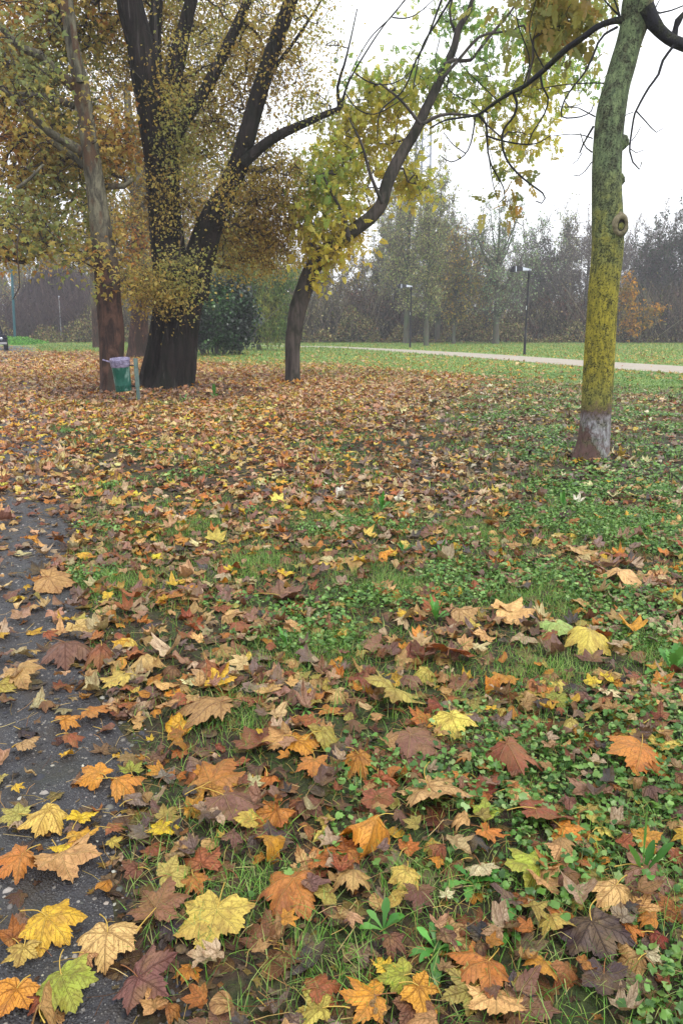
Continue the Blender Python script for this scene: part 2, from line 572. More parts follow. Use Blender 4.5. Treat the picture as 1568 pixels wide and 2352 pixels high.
# pale gravel path beyond the lawn
def mat_gravel():
    m, n, out = newmat('pale_gravel')
    t = NT(n)
    pos = t.node('ShaderNodeNewGeometry').outputs['Position']
    a = t.noise(pos, 14, 5, 0.8)
    b = t.noise(pos, 1.2, 4, 0.6)
    c = t.mix(a, srgb('7c746a'), srgb('bcb4a6'))
    c = t.mix(t.math('MULTIPLY', t.ramp(b, 0.5, 0.7), 0.5), c, srgb('8b7a5c'))
    t.link(t.pbsdf(c, 0.9, t.bump(a, 0.6, 0.02), 0.2), out.inputs[0])
    return m
up = [(300, 793.2), (560, 793.8), (720, 796), (800, 798), (900, 802.5), (1100, 813), (1340, 829), (1568, 843), (1750, 855), (2400, 905)]
lo = [(300, 794.6), (560, 795.4), (720, 798.6), (800, 802), (900, 809), (1100, 824), (1340, 844), (1568, 861), (1750, 877), (2400, 942)]
A = spline([G(*p) for p in up], 0.5)
B = spline([G(*p) for p in lo], 0.5)
ia = np.linspace(0, 1, 260)
def resamp(S, q):
    d = np.concatenate([[0], np.cumsum(np.linalg.norm(np.diff(S, axis=0), axis=1))]); d /= d[-1]
    return np.stack([np.interp(q, d, S[:, c]) for c in range(3)], -1)
A, B = resamp(A, ia), resamp(B, ia)
for q in range(len(ia)):
    A[q, 1] += 0.15 * mnoise.noise(Vector((A[q, 0] * .8, 1, 0))) ; B[q, 1] += 0.12 * mnoise.noise(Vector((B[q, 0] * .9, 7, 0)))
A[:, 2] = B[:, 2] = 0.034
Cc = (A + B) / 2
mb = MB()
mb.add(np.vstack([A, Cc, B]), Q=[[q, q + 1, 260 + q + 1, 260 + q] for q in range(259)] + [[260 + q, 260 + q + 1, 520 + q + 1, 520 + q] for q in range(259)])
gp = mb.build('gravel_path', mat_gravel())
tag(gp, 'pale gravel footpath crossing the lawn', 'path', kind='structure')
GP_A, GP_B = A, B
def on_gravel(x, y):
    yl = np.interp(x, np.sort(GP_B[:, 0]), GP_B[np.argsort(GP_B[:, 0]), 1])
    yu = np.interp(x, np.sort(GP_A[:, 0]), GP_A[np.argsort(GP_A[:, 0]), 1])
    return (y > yl) & (y < yu)

# ------------------------------------------------------------------ leaf shapes
KEYS = np.array([(0, 1.0), (4, 0.86), (9, 0.78), (14, 0.80), (16, 0.66), (21, 0.64), (25, 0.47), (30, 0.55), (35, 0.66), (39, 0.66), (43, 0.80),
                 (49, 0.95), (53, 0.80), (58, 0.70), (63, 0.74), (66, 0.58), (72, 0.58), (77, 0.44), (82, 0.46), (88, 0.56), (93, 0.56), (101, 0.68),
                 (107, 0.52), (114, 0.44), (121, 0.46), (130, 0.32), (142, 0.30), (155, 0.20), (168, 0.13), (180, 0.05)], float)
def outline(ang, rng, depth=1.0, uneven=0.1, whole=False):
    a = np.abs(ang)
    r = np.interp(a, KEYS[:, 0], KEYS[:, 1])
    r = np.clip(r, 0.02, 1.1) ** depth
    ph = rng.random(3) * 6.28
    kind = rng.random()
    if whole: kind = .6
    if kind < .16:                       # smooth oval leaf
        r = 0.08 + 0.72 * np.exp(-(a / 62.0) ** 2.2) + .05 * np.exp(-((a - 90) / 40) ** 2)
    elif kind < .34:                     # three broad lobes
        r = np.where(a > 70, r * (0.62 + .3 * rng.random()), r * 1.02)
    elif kind < .5:                      # torn or partly missing
        c0 = rng.uniform(-120, 120)
        r = r * (1 - rng.uniform(.4, .7) * np.exp(-((ang - c0) / rng.uniform(18, 40)) ** 2))
    r *= 1 + uneven * (np.sin(np.radians(ang) * 1.0 + ph[0]) + 0.6 * np.sin(np.radians(ang) * 3 + ph[1]))
    return r
def leaf_template(level, rng, curl=1.0, whole=False):
    if level == 3:
        a = np.concatenate([KEYS[:, 0], (KEYS[:-1, 0] + KEYS[1:, 0]) / 2])
        a = np.unique(np.round(a, 1)); ang = np.concatenate([-a[::-1][:-1], a[:-1]])
        rings = 6
    elif level == 2:
        a = np.array([0, 9, 15, 25, 35, 49, 58, 66, 77, 88, 101, 114, 135, 165, 180.]); ang = np.concatenate([-a[::-1][:-1], a[:-1]]); rings = 3
    elif level == 1:
        a = np.array([0, 12, 25, 49, 66, 77, 101, 130, 180.]); ang = np.concatenate([-a[::-1][:-1], a[:-1]]); rings = 2
    else:
        a = np.array([0, 25, 49, 77, 101, 180.]); ang = np.concatenate([-a[::-1][:-1], a[:-1]]); rings = 1
    n = len(ang)
    r = outline(ang, rng, rng.uniform(0.55, 1.05), 0.07, whole)
    if level == 3: r *= 1 + 0.02 * rng.normal(size=n)
    t = (np.arange(1, rings + 1) / rings) ** 0.85
    th = np.radians(ang)
    X = (t[:, None] * (r * np.sin(th))[None]).ravel()
    Y = (t[:, None] * (r * np.cos(th))[None]).ravel()
    X = np.concatenate([[0], X]); Y = np.concatenate([[0], Y])
    U = np.stack([X, Y], -1)
    f = rng.normal() * 0.20 * curl - 0.04
    b = rng.normal() * 0.20 * curl - 0.05
    c = rng.normal() * 0.15 * curl - 0.16 * curl
    rr = np.sqrt(X * X + Y * Y)
    an = np.arctan2(X, Y)
    Z = f * np.abs(X) + b * (Y - 0.3) ** 2 + c * rr ** 2
    Z += 0.06 * curl * np.cos(an * 7.3) * rr            # furrow along every main vein
    ph = rng.random(6) * 6.28
    Z += 0.06 * curl * np.sin(X * 8 + ph[0]) * np.sin(Y * 7 + ph[1]) + 0.07 * curl * np.sin(X * 3.1 + Y * 2.2 + ph[2])
    Z += 0.35 * rng.uniform(-1.0, .7) * curl * np.maximum(0, rr - 0.55) ** 1.5 * np.sin(an * 1.5 + ph[3])
    # real bending, so that curled leaves get shorter
    k1 = rng.normal() * (0.55 if whole else 0.9) * curl
    if abs(k1) > 0.05:
        s = X * k1
        X = np.sin(s) / k1
        Z = Z + (1 - np.cos(s)) / k1 * (1 if rng.random() < 0.5 else -1)
    k2 = rng.normal() * (0.35 if whole else 0.6) * curl
    if abs(k2) > 0.05:
        s = Y * k2
        Y = np.sin(s) / k2
        Z = Z - np.sign(k2) * abs((1 - np.cos(s)) / k2) * (1 if rng.random() < 0.75 else -1)
    X = X * rng.uniform(.8, 1.08)
    V = np.stack([X, Y, Z], -1)
    T = [[0, 1 + (q + 1) % n, 1 + q] for q in range(n)]
    Qd = []
    for g in range(rings - 1):
        for q in range(n):
            q2 = (q + 1) % n
            Qd.append([1 + g * n + q, 1 + g * n + q2, 1 + (g + 1) * n + q2, 1 + (g + 1) * n + q])
    return V, T, Qd, U

def template_set(level, K, seed, curl):
    out = []
    for q in range(K):
        V, T, Qd, U = leaf_template(level, np.random.default_rng(seed + q), curl)
        out.append(V)
    return np.array(out), T, Qd, U

LC = dict(yellow='d9ae30', bright='e9c224', lemon='cbb552', olive='a99c4a', green='9aa435', palegreen='8fae5a', tan='b8935a', peach='c9a066',
          orange='b4702c', gold='cc8c2a', rust='985430', redbrown='87492f', mauve='7c5646', brown='7c5238', darkred='7e2e22', grey='8c7c70',
          cream='d9cf9e', dark='3f3436', purple='4c3a3c', black='2b2a2e')
WORDS = dict(yellow='yellow', bright='bright yellow', lemon='pale yellow', olive='olive', green='yellow green', palegreen='pale green', tan='tan', peach='peach',
             orange='orange', gold='golden', rust='rust', redbrown='reddish brown', mauve='mauve brown', brown='brown', darkred='dark red', grey='grey brown',
             cream='cream', dark='dark brown', purple='purple black', black='black')

def jitcol(c, rng, j=0.10):
    v = srgb(LC[c]) * (1 + 1.5 * j * rng.normal()) * (1 + 0.5 * j * rng.normal(size=3))
    return np.append(np.clip(v, 0.01, 0.8), rng.random())

TAKEN = []      # plan positions of the leaves set one by one
def one_leaf(cx_, cy_, size, yaw, col, label, rng, curl=1.0, tilt=0.18, lift=0.02, stem=True, whole=False):
    V, T, Qd, U = leaf_template(3, rng, curl, whole)
    V = V * size
    V[:, 1] -= 0.32 * size
    pt, rl = rng.normal() * tilt, rng.normal() * tilt
    Mx = rotmats(np.array([yaw]), np.array([pt]), np.array([rl]))[0]
    W = V @ Mx.T
    zl = np.percentile(W[:, 2], 12)
    base = Mx @ np.array([0, -0.32 * size, 0])
    z = float(top(cx_, cy_)) + lift - zl
    # droop onto the ground rather than pass through it
    gzv = top(W[:, 0] + cx_, W[:, 1] + cy_) + 0.003 + 0.25 * lift
    W[:, 2] = np.maximum(W[:, 2] + z, gzv) - z
    b = MB()
    c4 = jitcol(col, rng)
    b.add(W, T, Qd, C=c4, U=U)
    o = b.build('fallen_leaf', M['fallen'])
    o.location = (cx_, cy_, z)
    tag(o, label, 'leaf', 'fallen leaves lying in the foreground')
    if stem:
        d = Mx @ np.array([0, -1.0, 0])
        side = Mx @ np.array([1.0, 0, 0]) * rng.normal() * 0.3
        L = size * rng.uniform(0.45, 0.8)
        lo_ = W[0]
        pts = []
        for q in range(6):
            u = q / 5
            pt_ = lo_ + d * L * u + side * L * u * u
            zz = lo_[2] + L * (0.10 * math.sin(u * 3.0) + rng.uniform(-.02, .02) - 0.05 * u)
            zz = max(zz, float(top(cx_ + pt_[0], cy_ + pt_[1])) + 0.004 - z)
            pts.append([pt_[0], pt_[1], zz, 0.0011 + 0.0009 * (u > 0.9) + size * 0.002])
        s = MB()
        sc_ = srgb('c2a24a') if rng.random() < 0.6 else srgb('8a5a34')
        tube(s, pts, sides=5, step=0.02, col=np.append(sc_, .5))
        s.build('stem', M['stem'], o)
    TAKEN.append((cx_, cy_, size))
    return o

def hero(Z, zx, zy, wpx, dirdeg, col, label, curl=1.0, tilt=0.15, lift=0.03):
    ox, oy = Z
    x, y = ox + zx * 0.5, oy + zy * 0.5
    g = G(x, y, 0.03)
    a = math.radians(dirdeg)
    g2 = G(x + 4 * math.cos(a), y - 4 * math.sin(a), 0.03)
    yaw = math.atan2(-(g2[0] - g[0]), g2[1] - g[1])
    size = PX(g, wpx * 0.5) / 1.42
    rng = np.random.default_rng(int(zx * 7 + zy * 13))
    curl = min(curl, .9)
    return one_leaf(g[0], g[1], size, yaw, col, label, rng, curl, tilt, lift, whole=not any(k in label for k in ('oval', 'round', 'rolled', 'strip')))

BL, BR, ML, MR = (0, 1692), (784, 1692), (0, 992), (784, 992)
#  corner, x, y, width, direction of the tip, colour, label
HERO = [
 (BL, 255, 890, 270, -35, 'yellow', 'yellow leaf with long stem on the asphalt above the greenest leaf', .8),
 (BL, 100, 1010, 170, -110, 'lemon', 'folded pale yellow leaf on asphalt under the long stemmed yellow leaf', 1),
 (BL, 300, 1165, 270, -70, 'green', 'large half green leaf, greenest one on the bottom of the asphalt', .7),
 (BL, 55, 1200, 210, -120, 'gold', 'golden orange leaf cut by the bottom left corner', .8),
 (BL, 670, 1150, 290, -40, 'mauve', 'large mauve brown leaf on the asphalt edge beside the half green leaf', .6),
 (BL, 490, 975, 260, -100, 'peach', 'curled tan leaf between the yellow leaf and the mauve leaf', 1.4),
 (BL, 415, 1005, 120, 0, 'peach', 'small peach leaf resting on the curled tan leaf', .7),
 (BL, 975, 905, 350, -112, 'lemon', 'largest pale yellow leaf, stem upward, beside a bare earth patch', .6),
 (BL, 745, 800, 250, 60, 'brown', 'crumpled brown leaf spilling from asphalt onto grass', 1.3),
 (BL, 1320, 750, 290, -125, 'orange', 'arched orange brown leaf above the bare earth patch', 1.2),
 (BL, 300, 590, 300, -60, 'peach', 'spotted tan leaf with three long points on the asphalt', 1.0),
 (BL, 60, 600, 230, -150, 'orange', 'orange tan leaf at the left edge of the asphalt', 1.0),
 (BL, 210, 395, 200, -120, 'lemon', 'mottled pale yellow leaf with a pale stalk standing on the asphalt', .9),
 (BL, 385, 360, 160, 50, 'bright', 'bright yellow leaf touching the mottled pale leaf on asphalt', 1),
 (BL, 390, 455, 160, 20, 'yellow', 'yellow speckled leaf lying over the spotted tan leaf', .8),
 (BL, 270, 530, 140, -150, 'bright', 'small bright yellow leaf left of the yellow speckled leaf', .8),
 (BL, 60, 355, 170, 160, 'olive', 'olive tan leaf at the asphalt left edge above the orange one', .8),
 (BL, 540, 420, 130, 10, 'rust', 'small rust leaf curled up on the asphalt', 1.4),
 (BL, 740, 460, 140, -120, 'bright', 'bright yellow star leaf on the asphalt rim beside grass', .7),
 (BL, 775, 390, 120, 40, 'olive', 'olive leaf behind the yellow star leaf', .9),
 (BL, 925, 600, 190, 100, 'rust', 'rust orange leaf tented over clover beside the asphalt', 1.6),
 (BL, 1000, 235, 250, 45, 'orange', 'veined orange tan leaf above the mauve pile', .8),
 (BL, 1090, 335, 290, -10, 'mauve', 'broad mauve brown leaf topmost of a small pile', 1.0),
 (BL, 1125, 420, 140, -170, 'lemon', 'pale yellow green leaf against the mauve pile', .7),
 (BL, 1165, 245, 100, 30, 'cream', 'small cream leaf lying upside down in clover', .5),
 (BL, 600, 145, 130, 100, 'green', 'upright yellow green leaf at the clover edge', .9),
 (BL, 580, 225, 170, 10, 'gold', 'golden leaf below the upright green one', 1.2),
 (BL, 430, 175, 190, 160, 'gold', 'golden brown leaf on the asphalt near the clover', 1.2),
 (BL, 130, 35, 130, 20, 'peach', 'peach leaf alone on the asphalt among pebbles', 1.1),
 (BL, 340, 8, 110, 10, 'rust', 'red orange leaf on the asphalt, tip turned up', 1.2),
 (BL, 85, 232, 70, 0, 'yellow', 'tiny yellow leaf on the asphalt near the left edge', 1),
 (BL, 1500, 590, 200, 0, 'orange', 'deep orange leaf right of a clump of grass', .8),
 (BL, 810, 665, 170, 20, 'olive', 'olive leaf under the tented rust leaf', .8),
 (BL, 905, 705, 150, -60, 'orange', 'orange leaf hanging below the olive leaf', 1.2),
 (BL, 605, 620, 130, 180, 'brown', 'rolled brown leaf on the asphalt with curled ends', 2.2),
 (BL, 35, 915, 150, 150, 'orange', 'orange brown leaf curled at the left picture edge', 1.5),
 (BL, 640, 460, 120, 200, 'grey', 'grey brown dried leaf on the asphalt left of the star', 1.3),
 (BL, 640, 290, 130, 20, 'grey', 'grey tan leaf beside the golden leaf', 1.3),
 (BL, 1440, 175, 160, -100, 'orange', 'orange leaf with narrow points above clover', 1.0),
 (BL, 1400, 70, 170, 0, 'gold', 'golden orange curled leaf over a brown one', 1.5),
 (BL, 1270, 50, 150, 180, 'tan', 'tan leaf left of the golden curled leaf', 1.1),
 (BL, 1160, 60, 190, 180, 'redbrown', 'reddish brown leaf at the top of the clover', .9),
 (BL, 1490, 1195, 180, 20, 'rust', 'rust red leaf curling above the bottom edge', 1.4),
 (BL, 1430, 1295, 230, 180, 'lemon', 'pale yellow leaf on the bottom edge under the rust red one', .8),
 (BL, 1490, 760, 110, 200, 'olive', 'spotted olive leaf right of the arched orange leaf', 1.5),
 (BR, 360, 50, 270, -30, 'mauve', 'large mauve brown leaf with fine veins above clover', .6),
 (BR, 90, 170, 180, -60, 'gold', 'golden leaf hanging into clover left of the mauve leaf', 1.0),
 (BR, 780, 140, 290, -60, 'redbrown', 'arched brown pink leaf bridging two clover patches', 1.6),
 (BR, 430, 305, 340, -50, 'peach', 'large peach leaf, its lobes spread over red leaves', .8),
 (BR, 680, 380, 150, 20, 'green', 'yellow green leaf curling behind the peach leaf', 1.5),
 (BR, 160, 335, 180, -90, 'redbrown', 'reddish brown leaf standing left of the peach leaf', 1.2),
 (BR, 690, 475, 170, -20, 'orange', 'orange brown leaf with curled rim below the peach leaf', 1.4),
 (BR, 640, 265, 160, 100, 'darkred', 'dark red leaf between the peach leaf and the arched one', 1.0),
 (BR, 950, 370, 280, 0, 'redbrown', 'wet reddish leaf crossed by a white stalk', .8),
 (BR, 1035, 475, 150, -30, 'gold', 'golden leaf peeking out under the wet reddish leaf', 1.0),
 (BR, 1165, 345, 200, 20, 'olive', 'olive grey leaf with pointed lobes above the oval leaf', .7),
 (BR, 1210, 450, 110, 0, 'lemon', 'oval pale yellow leaf under the olive grey leaf', .6),
 (BR, 1020, 580, 180, -50, 'peach', 'peach leaf with two long tips beside clover', 1.2),
 (BR, 290, 700, 140, -110, 'lemon', 'narrow pale yellow star leaf above a broad weed', 1.0),
 (BR, 55, 700, 190, -90, 'tan', 'tan and rust leaf beside low clover, right of deep orange', .8),
 (BR, 850, 640, 250, 185, 'green', 'long yellow green leaf lying on its edge', 1.0),
 (BR, 650, 650, 150, -60, 'cream', 'cream lobed leaf above the dandelion', 1.2),
 (BR, 945, 715, 190, -50, 'peach', 'pinkish leaf, veins standing out, below the long green leaf', .9),
 (BR, 1225, 790, 250, -135, 'peach', 'pale orange leaf with three points near the right weeds', .9),
 (BR, 1405, 840, 160, 0, 'tan', 'mottled oval tan leaf beside the three pointed leaf', .7),
 (BR, 970, 920, 160, -70, 'lemon', 'small pale yellow star leaf on dark rotting leaves', .7),
 (BR, 350, 785, 170, -90, 'mauve', 'mauve leaf with a dark rotted centre', 1.1),
 (BR, 480, 750, 80, 80, 'cream', 'tiny cream leaf curled like a cup', 1.8),
 (BR, 640, 920, 140, 90, 'black', 'grey black leaf with a blunt round outline', .6),
 (BR, 625, 1095, 280, -150, 'orange', 'broad orange leaf under the pale olive leaf', .8),
 (BR, 915, 1110, 160, -110, 'gold', 'golden leaf with long tips right of the broad orange leaf', 1.1),
 (BR, 560, 1195, 250, -160, 'olive', 'pale olive leaf with dark ribs, stalk to the right', .5),
 (BR, 240, 1135, 210, 190, 'green', 'glossy green leaf at the bottom beside a yellow curl', .9),
 (BR, 190, 1070, 130, 120, 'yellow', 'curled yellow leaf on top of the glossy green leaf', 1.8),
 (BR, 90, 1235, 270, 185, 'gold', 'golden pitted leaf at the bottom edge', .7),
 (BR, 400, 1225, 250, -30, 'gold', 'long golden strip of leaf under the pale olive leaf', 1.5),
 (BR, 320, 1285, 200, -130, 'brown', 'brown ribbed leaf cut by the bottom edge', .9),
 (BR, 710, 1285, 260, -90, 'peach', 'pale peach leaf cut by the bottom edge, ribs raised', .8),
 (BR, 1170, 990, 300, -60, 'purple', 'crumpled purple brown leaf, wet and rotting', 1.8),
 (BR, 1330, 945, 150, -20, 'orange', 'small orange leaf beside clover right of the rotting one', 1.0),
 (BR, 1450, 980, 120, 0, 'darkred', 'dark red leaf close to the right edge', 1.0),
 (BR, 1200, 1190, 220, -90, 'purple', 'slimy purple black leaf at the bottom right', 1.3),
 (BR, 1410, 1055, 130, 30, 'cream', 'cream and brown leaf above the bottom right clover', 1.2),
 (BR, 1365, 125, 270, -100, 'orange', 'large peach orange leaf with raised ribs at upper right', .4),
 (BR, 1500, 60, 190, 10, 'lemon', 'pale yellow leaf touching the right edge', .8),
 (BR, 1400, 500, 150, 0, 'gold', 'thin golden leaf curling beside tall grass blades', 1.8),
 (BR, 50, 555, 150, 0, 'orange', 'orange leaf half hidden behind low clover', 1.0),
 (BR, 320, 545, 110, 20, 'orange', 'small orange leaf with upturned lobes', 1.4),
 (ML, 350, 1020, 250, -10, 'mauve', 'mauve brown leaf with long lobes beside bare asphalt', .8),
 (ML, 470, 1060, 180, -100, 'rust', 'arched rust orange leaf next to the long lobed mauve leaf', 1.4),
 (ML, 95, 1130, 210, -60, 'tan', 'tan yellow leaf with a rib upward on the asphalt rim', 1.0),
 (ML, 540, 1150, 170, 180, 'lemon', 'pale yellow leaf in the leaves beside the path', 1.0),
 (ML, 680, 1110, 170, -60, 'peach', 'peach leaf draped over brown ones near the path', 1.2),
 (ML, 1020, 1180, 160, 0, 'yellow', 'yellow leaf in the grass above the broad tan leaf', 1.0),
 (ML, 890, 1180, 100, 30, 'cream', 'cream curled leaf left of the yellow leaf in grass', 1.8),
 (ML, 950, 1310, 310, 180, 'tan', 'broad tan and mauve leaf, largest in the middle', .7),
 (ML, 330, 1325, 140, 20, 'gold', 'golden leaf with long teeth on the path rim', 1.1),
 (ML, 440, 1285, 150, 0, 'orange', 'orange tan leaf beside the toothed golden leaf', 1.2),
 (ML, 235, 932, 80, 0, 'rust', 'small red leaf alone on smooth asphalt', 1.2),
 (ML, 170, 1010, 60, 0, 'tan', 'tiny tan leaf alone on smooth asphalt', 1.2),
 (ML, 15, 932, 70, 0, 'yellow', 'small yellow leaf at the left edge on smooth asphalt', 1.0),
 (ML, 390, 910, 140, -10, 'tan', 'tan leaf with toothed rim at the asphalt patch corner', .9),
 (ML, 460, 950, 100, 0, 'orange', 'round orange tan leaf right of the toothed tan one', .8),
 (ML, 1320, 662, 85, 20, 'bright', 'vivid yellow leaf shining in the grass', .9),
 (ML, 720, 588, 75, 0, 'bright', 'vivid yellow leaf farther up, left of the other vivid one', .9),
 (ML, 1340, 775, 230, 0, 'mauve', 'wide mauve brown leaf in mid lawn', .8),
 (ML, 1360, 905, 120, 0, 'peach', 'peach leaf below the wide mauve leaf', 1.0),
 (ML, 270, 700, 180, 0, 'tan', 'tan leaf pair lying over wet asphalt', .9),
 (MR, 1000, 930, 230, -50, 'palegreen', 'pale green leaf, the only green one in mid lawn', .8),
 (MR, 1130, 1005, 220, -100, 'lemon', 'pale yellow leaf below the pale green leaf', 1.2),
 (MR, 240, 1245, 280, -100, 'olive', 'large olive yellow leaf with drooping lobes', 1.0),
 (MR, 520, 1355, 230, -60, 'lemon', 'pale yellow ribbed leaf above the mauve leaf in clover', .8),
 (MR, 1240, 1225, 140, 0, 'cream', 'folded cream leaf over an orange one', 1.4),
 (MR, 800, 860, 220, 0, 'peach', 'pink tan leaf spread flat in mid lawn', .8),
 (MR, 490, 1040, 240, 90, 'rust', 'rust spotted clump of wet leaf in mid lawn', 1.4),
 (MR, 1110, 560, 190, 0, 'peach', 'pale tan leaf in front of the mossy trunk', .9),
 (MR, 1300, 690, 220, 20, 'peach', 'pinkish tan leaf at the right, lobes spread', .9),
 (MR, 745, 1150, 170, -120, 'gold', 'golden orange leaf beside dark wet leaf', 1.0),
 (MR, 190, 1165, 140, -60, 'black', 'black wet leaf crumpled beside the olive yellow leaf', 1.8),
 (MR, 570, 870, 150, 0, 'tan', 'tan leaf left of the flat pink tan one', 1.0),
 (MR, 1000, 1250, 120, 30, 'green', 'yellow green leaf curling left of the cream one', 1.2),
]
hero_pos = []
for h in HERO:
    o = hero(*h)
    hero_pos.append((o.location.x, o.location.y, h[5], h[6]))

# the rest of the foreground leaves, filling the gaps
def in_view(x, y, m=0.0):
    dep = y * CT + CAMH * ST
    return abs(x) < (784 / FPX) * dep + m
def litter_density(x, y):
    """leaf cover 0..1 in the plan of the place"""
    e = edge_d(x, y)
    d = 0.85 + 0.25 * np.sin(x * 1.7 + 1) * np.sin(y * 1.1)
    right = sm((x - (0.4 + 0.10 * y)) / (1.2 + 0.12 * y)) * (1 - .55 * sm((y - 8) / 3))
    d = d * (1 - right * (0.22 + 0.36 * sm((y - 3) / 5)))
    d = d * np.where(e < 0.0, np.where(y < 6.4, 0.25, 0.9), 1.0)
    return d
rng = np.random.default_rng(99)
NEAR_Y = 2.95
cols_near = ['tan', 'peach', 'orange', 'gold', 'rust', 'redbrown', 'mauve', 'brown', 'yellow', 'lemon', 'olive', 'grey', 'dark', 'purple', 'green']
wts_near = np.array([16, 10, 9, 5, 7, 9, 14, 10, 5, 8, 4, 6, 6, 4, 1.0]); wts_near /= wts_near.sum()
adj_curl = [(0.75, 'flat'), (1.2, 'wavy'), (1.9, 'curled')]
seen_labels = {h[6] for h in HERO}
n_ind, tries = len(HERO), 0
while n_ind < 318 and tries < 60000:
    tries += 1
    y = 1.15 + (NEAR_Y - 1.15) * rng.random() ** 0.75
    x = rng.uniform(-1, 1) * (0.4615 * (y * CT + CAMH * ST) + 0.05)
    if rng.random() > float(litter_density(x, y)): continue
    size = float(np.clip(rng.lognormal(math.log(0.072), 0.28), 0.035, 0.12))
    if any((x - a) ** 2 + (y - b_) ** 2 < (0.55 * (s_ + size) * 0.50) ** 2 for a, b_, s_ in TAKEN): continue
    c = cols_near[rng.choice(len(cols_near), p=wts_near)]
    cv, cw = adj_curl[rng.choice(3, p=[.35, .4, .25])]
    hp = min(hero_pos, key=lambda q: (q[0] - x) ** 2 + (q[1] - y) ** 2)
    dx, dy = hp[0] - x, hp[1] - y
    where = ('right of' if dx < 0 else 'left of') if abs(dx) > abs(dy) else ('in front of' if dy > 0 else 'behind')
    sz = 'small' if size < 0.062 else ('mid-sized' if size < 0.082 else 'large')
    ref = hp[3].split(',')[0].split(' with ')[0].split(' on ')[0].split(' at ')[0].split(' above ')[0].split(' beside ')[0].split(' cut ')[0].split(' between ')[0]
    ref = ' '.join(ref.split()[:6])
    base_l = '%s %s %s leaf %s the %s' % (sz, cw, WORDS[c], where, ref)
    if base_l in seen_labels:
        ed = float(edge_d(x, y))
        base_l = '%s %s %s leaf %s, %s the %s' % (sz, cw, WORDS[c], 'on asphalt' if ed < 0 else 'in the grass', where, ref)
        if base_l in seen_labels or len(base_l.split()) > 16: continue
    if len(base_l.split()) > 16: continue
    seen_labels.add(base_l)
    one_leaf(x, y, size, rng.uniform(0, 6.28), c, base_l, rng, cv, 0.14, 0.008, stem=size > 0.05 and rng.random() < .7)
    n_ind += 1

# ------------------------------------------------------------------ leaf litter beyond and beneath
def litter_cols(x, y, rng):
    n = len(x)
    warm = pal([LC[k] for k in ('tan', 'peach', 'orange', 'gold', 'rust', 'redbrown', 'mauve', 'brown', 'yellow', 'lemon', 'olive', 'dark')],
               [16, 12, 12, 9, 9, 8, 11, 9, 7, 7, 4, 5], n, 0.13, rng)
    cold = pal([LC[k] for k in ('tan', 'peach', 'grey', 'cream', 'mauve', 'brown', 'dark', 'purple', 'rust', 'yellow', 'lemon', 'olive')],
               [13, 10, 17, 12, 10, 9, 16, 9, 5, 4, 5, 5], n, 0.13, rng)
    orange = pal([LC[k] for k in ('orange', 'gold', 'tan', 'rust', 'yellow', 'peach', 'brown', 'lemon')], [24, 20, 9, 13, 12, 5, 8, 5], n, 0.13, rng)
    a = sm((x - (-1.4 + 0.12 * y)) / (1.5 + 0.1 * y)) * sm((y - 4) / 4) * (1 - sm((y - 20) / 5))
    b = np.maximum(sm((y - 17) / 6), .8 * sm((y - 6) / 6) * sm((1.2 - x) / 3))
    u = rng.random(n)
    out = warm.copy()
    out[u < a] = cold[u < a]
    v = rng.random(n)
    out[v < b] = orange[v < b]
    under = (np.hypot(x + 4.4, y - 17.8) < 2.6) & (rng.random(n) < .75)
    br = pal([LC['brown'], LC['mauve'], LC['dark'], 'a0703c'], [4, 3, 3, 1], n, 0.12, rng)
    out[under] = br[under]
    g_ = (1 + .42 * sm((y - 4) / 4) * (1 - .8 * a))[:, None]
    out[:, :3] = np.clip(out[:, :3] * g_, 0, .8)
    return out
TR = [template_set(2, 40, 100, 1.3), template_set(1, 30, 200, 1.3), template_set(0, 24, 300, 1.2)]
mb = MB()
tuft = [(r_[0], r_[1], r_[2]) for r_ in [(-0.28, 1.68, .14), (-.02, 1.42, .12), (0.2, 1.72, .1), (-.4, 2.6, .16), (-0.1, 3.3, .2), (.25, 4.1, .28), (.9, 3.0, .22), (1.15, 3.9, .3), (1.5, 3.2, .2), (-1.4, 4.2, .25), (-.6, 4.6, .3), (-1.2, 5.4, .3), (0.0, 5.6, .35), (1.0, 5.2, .3), (2.0, 5.4, .5)]]
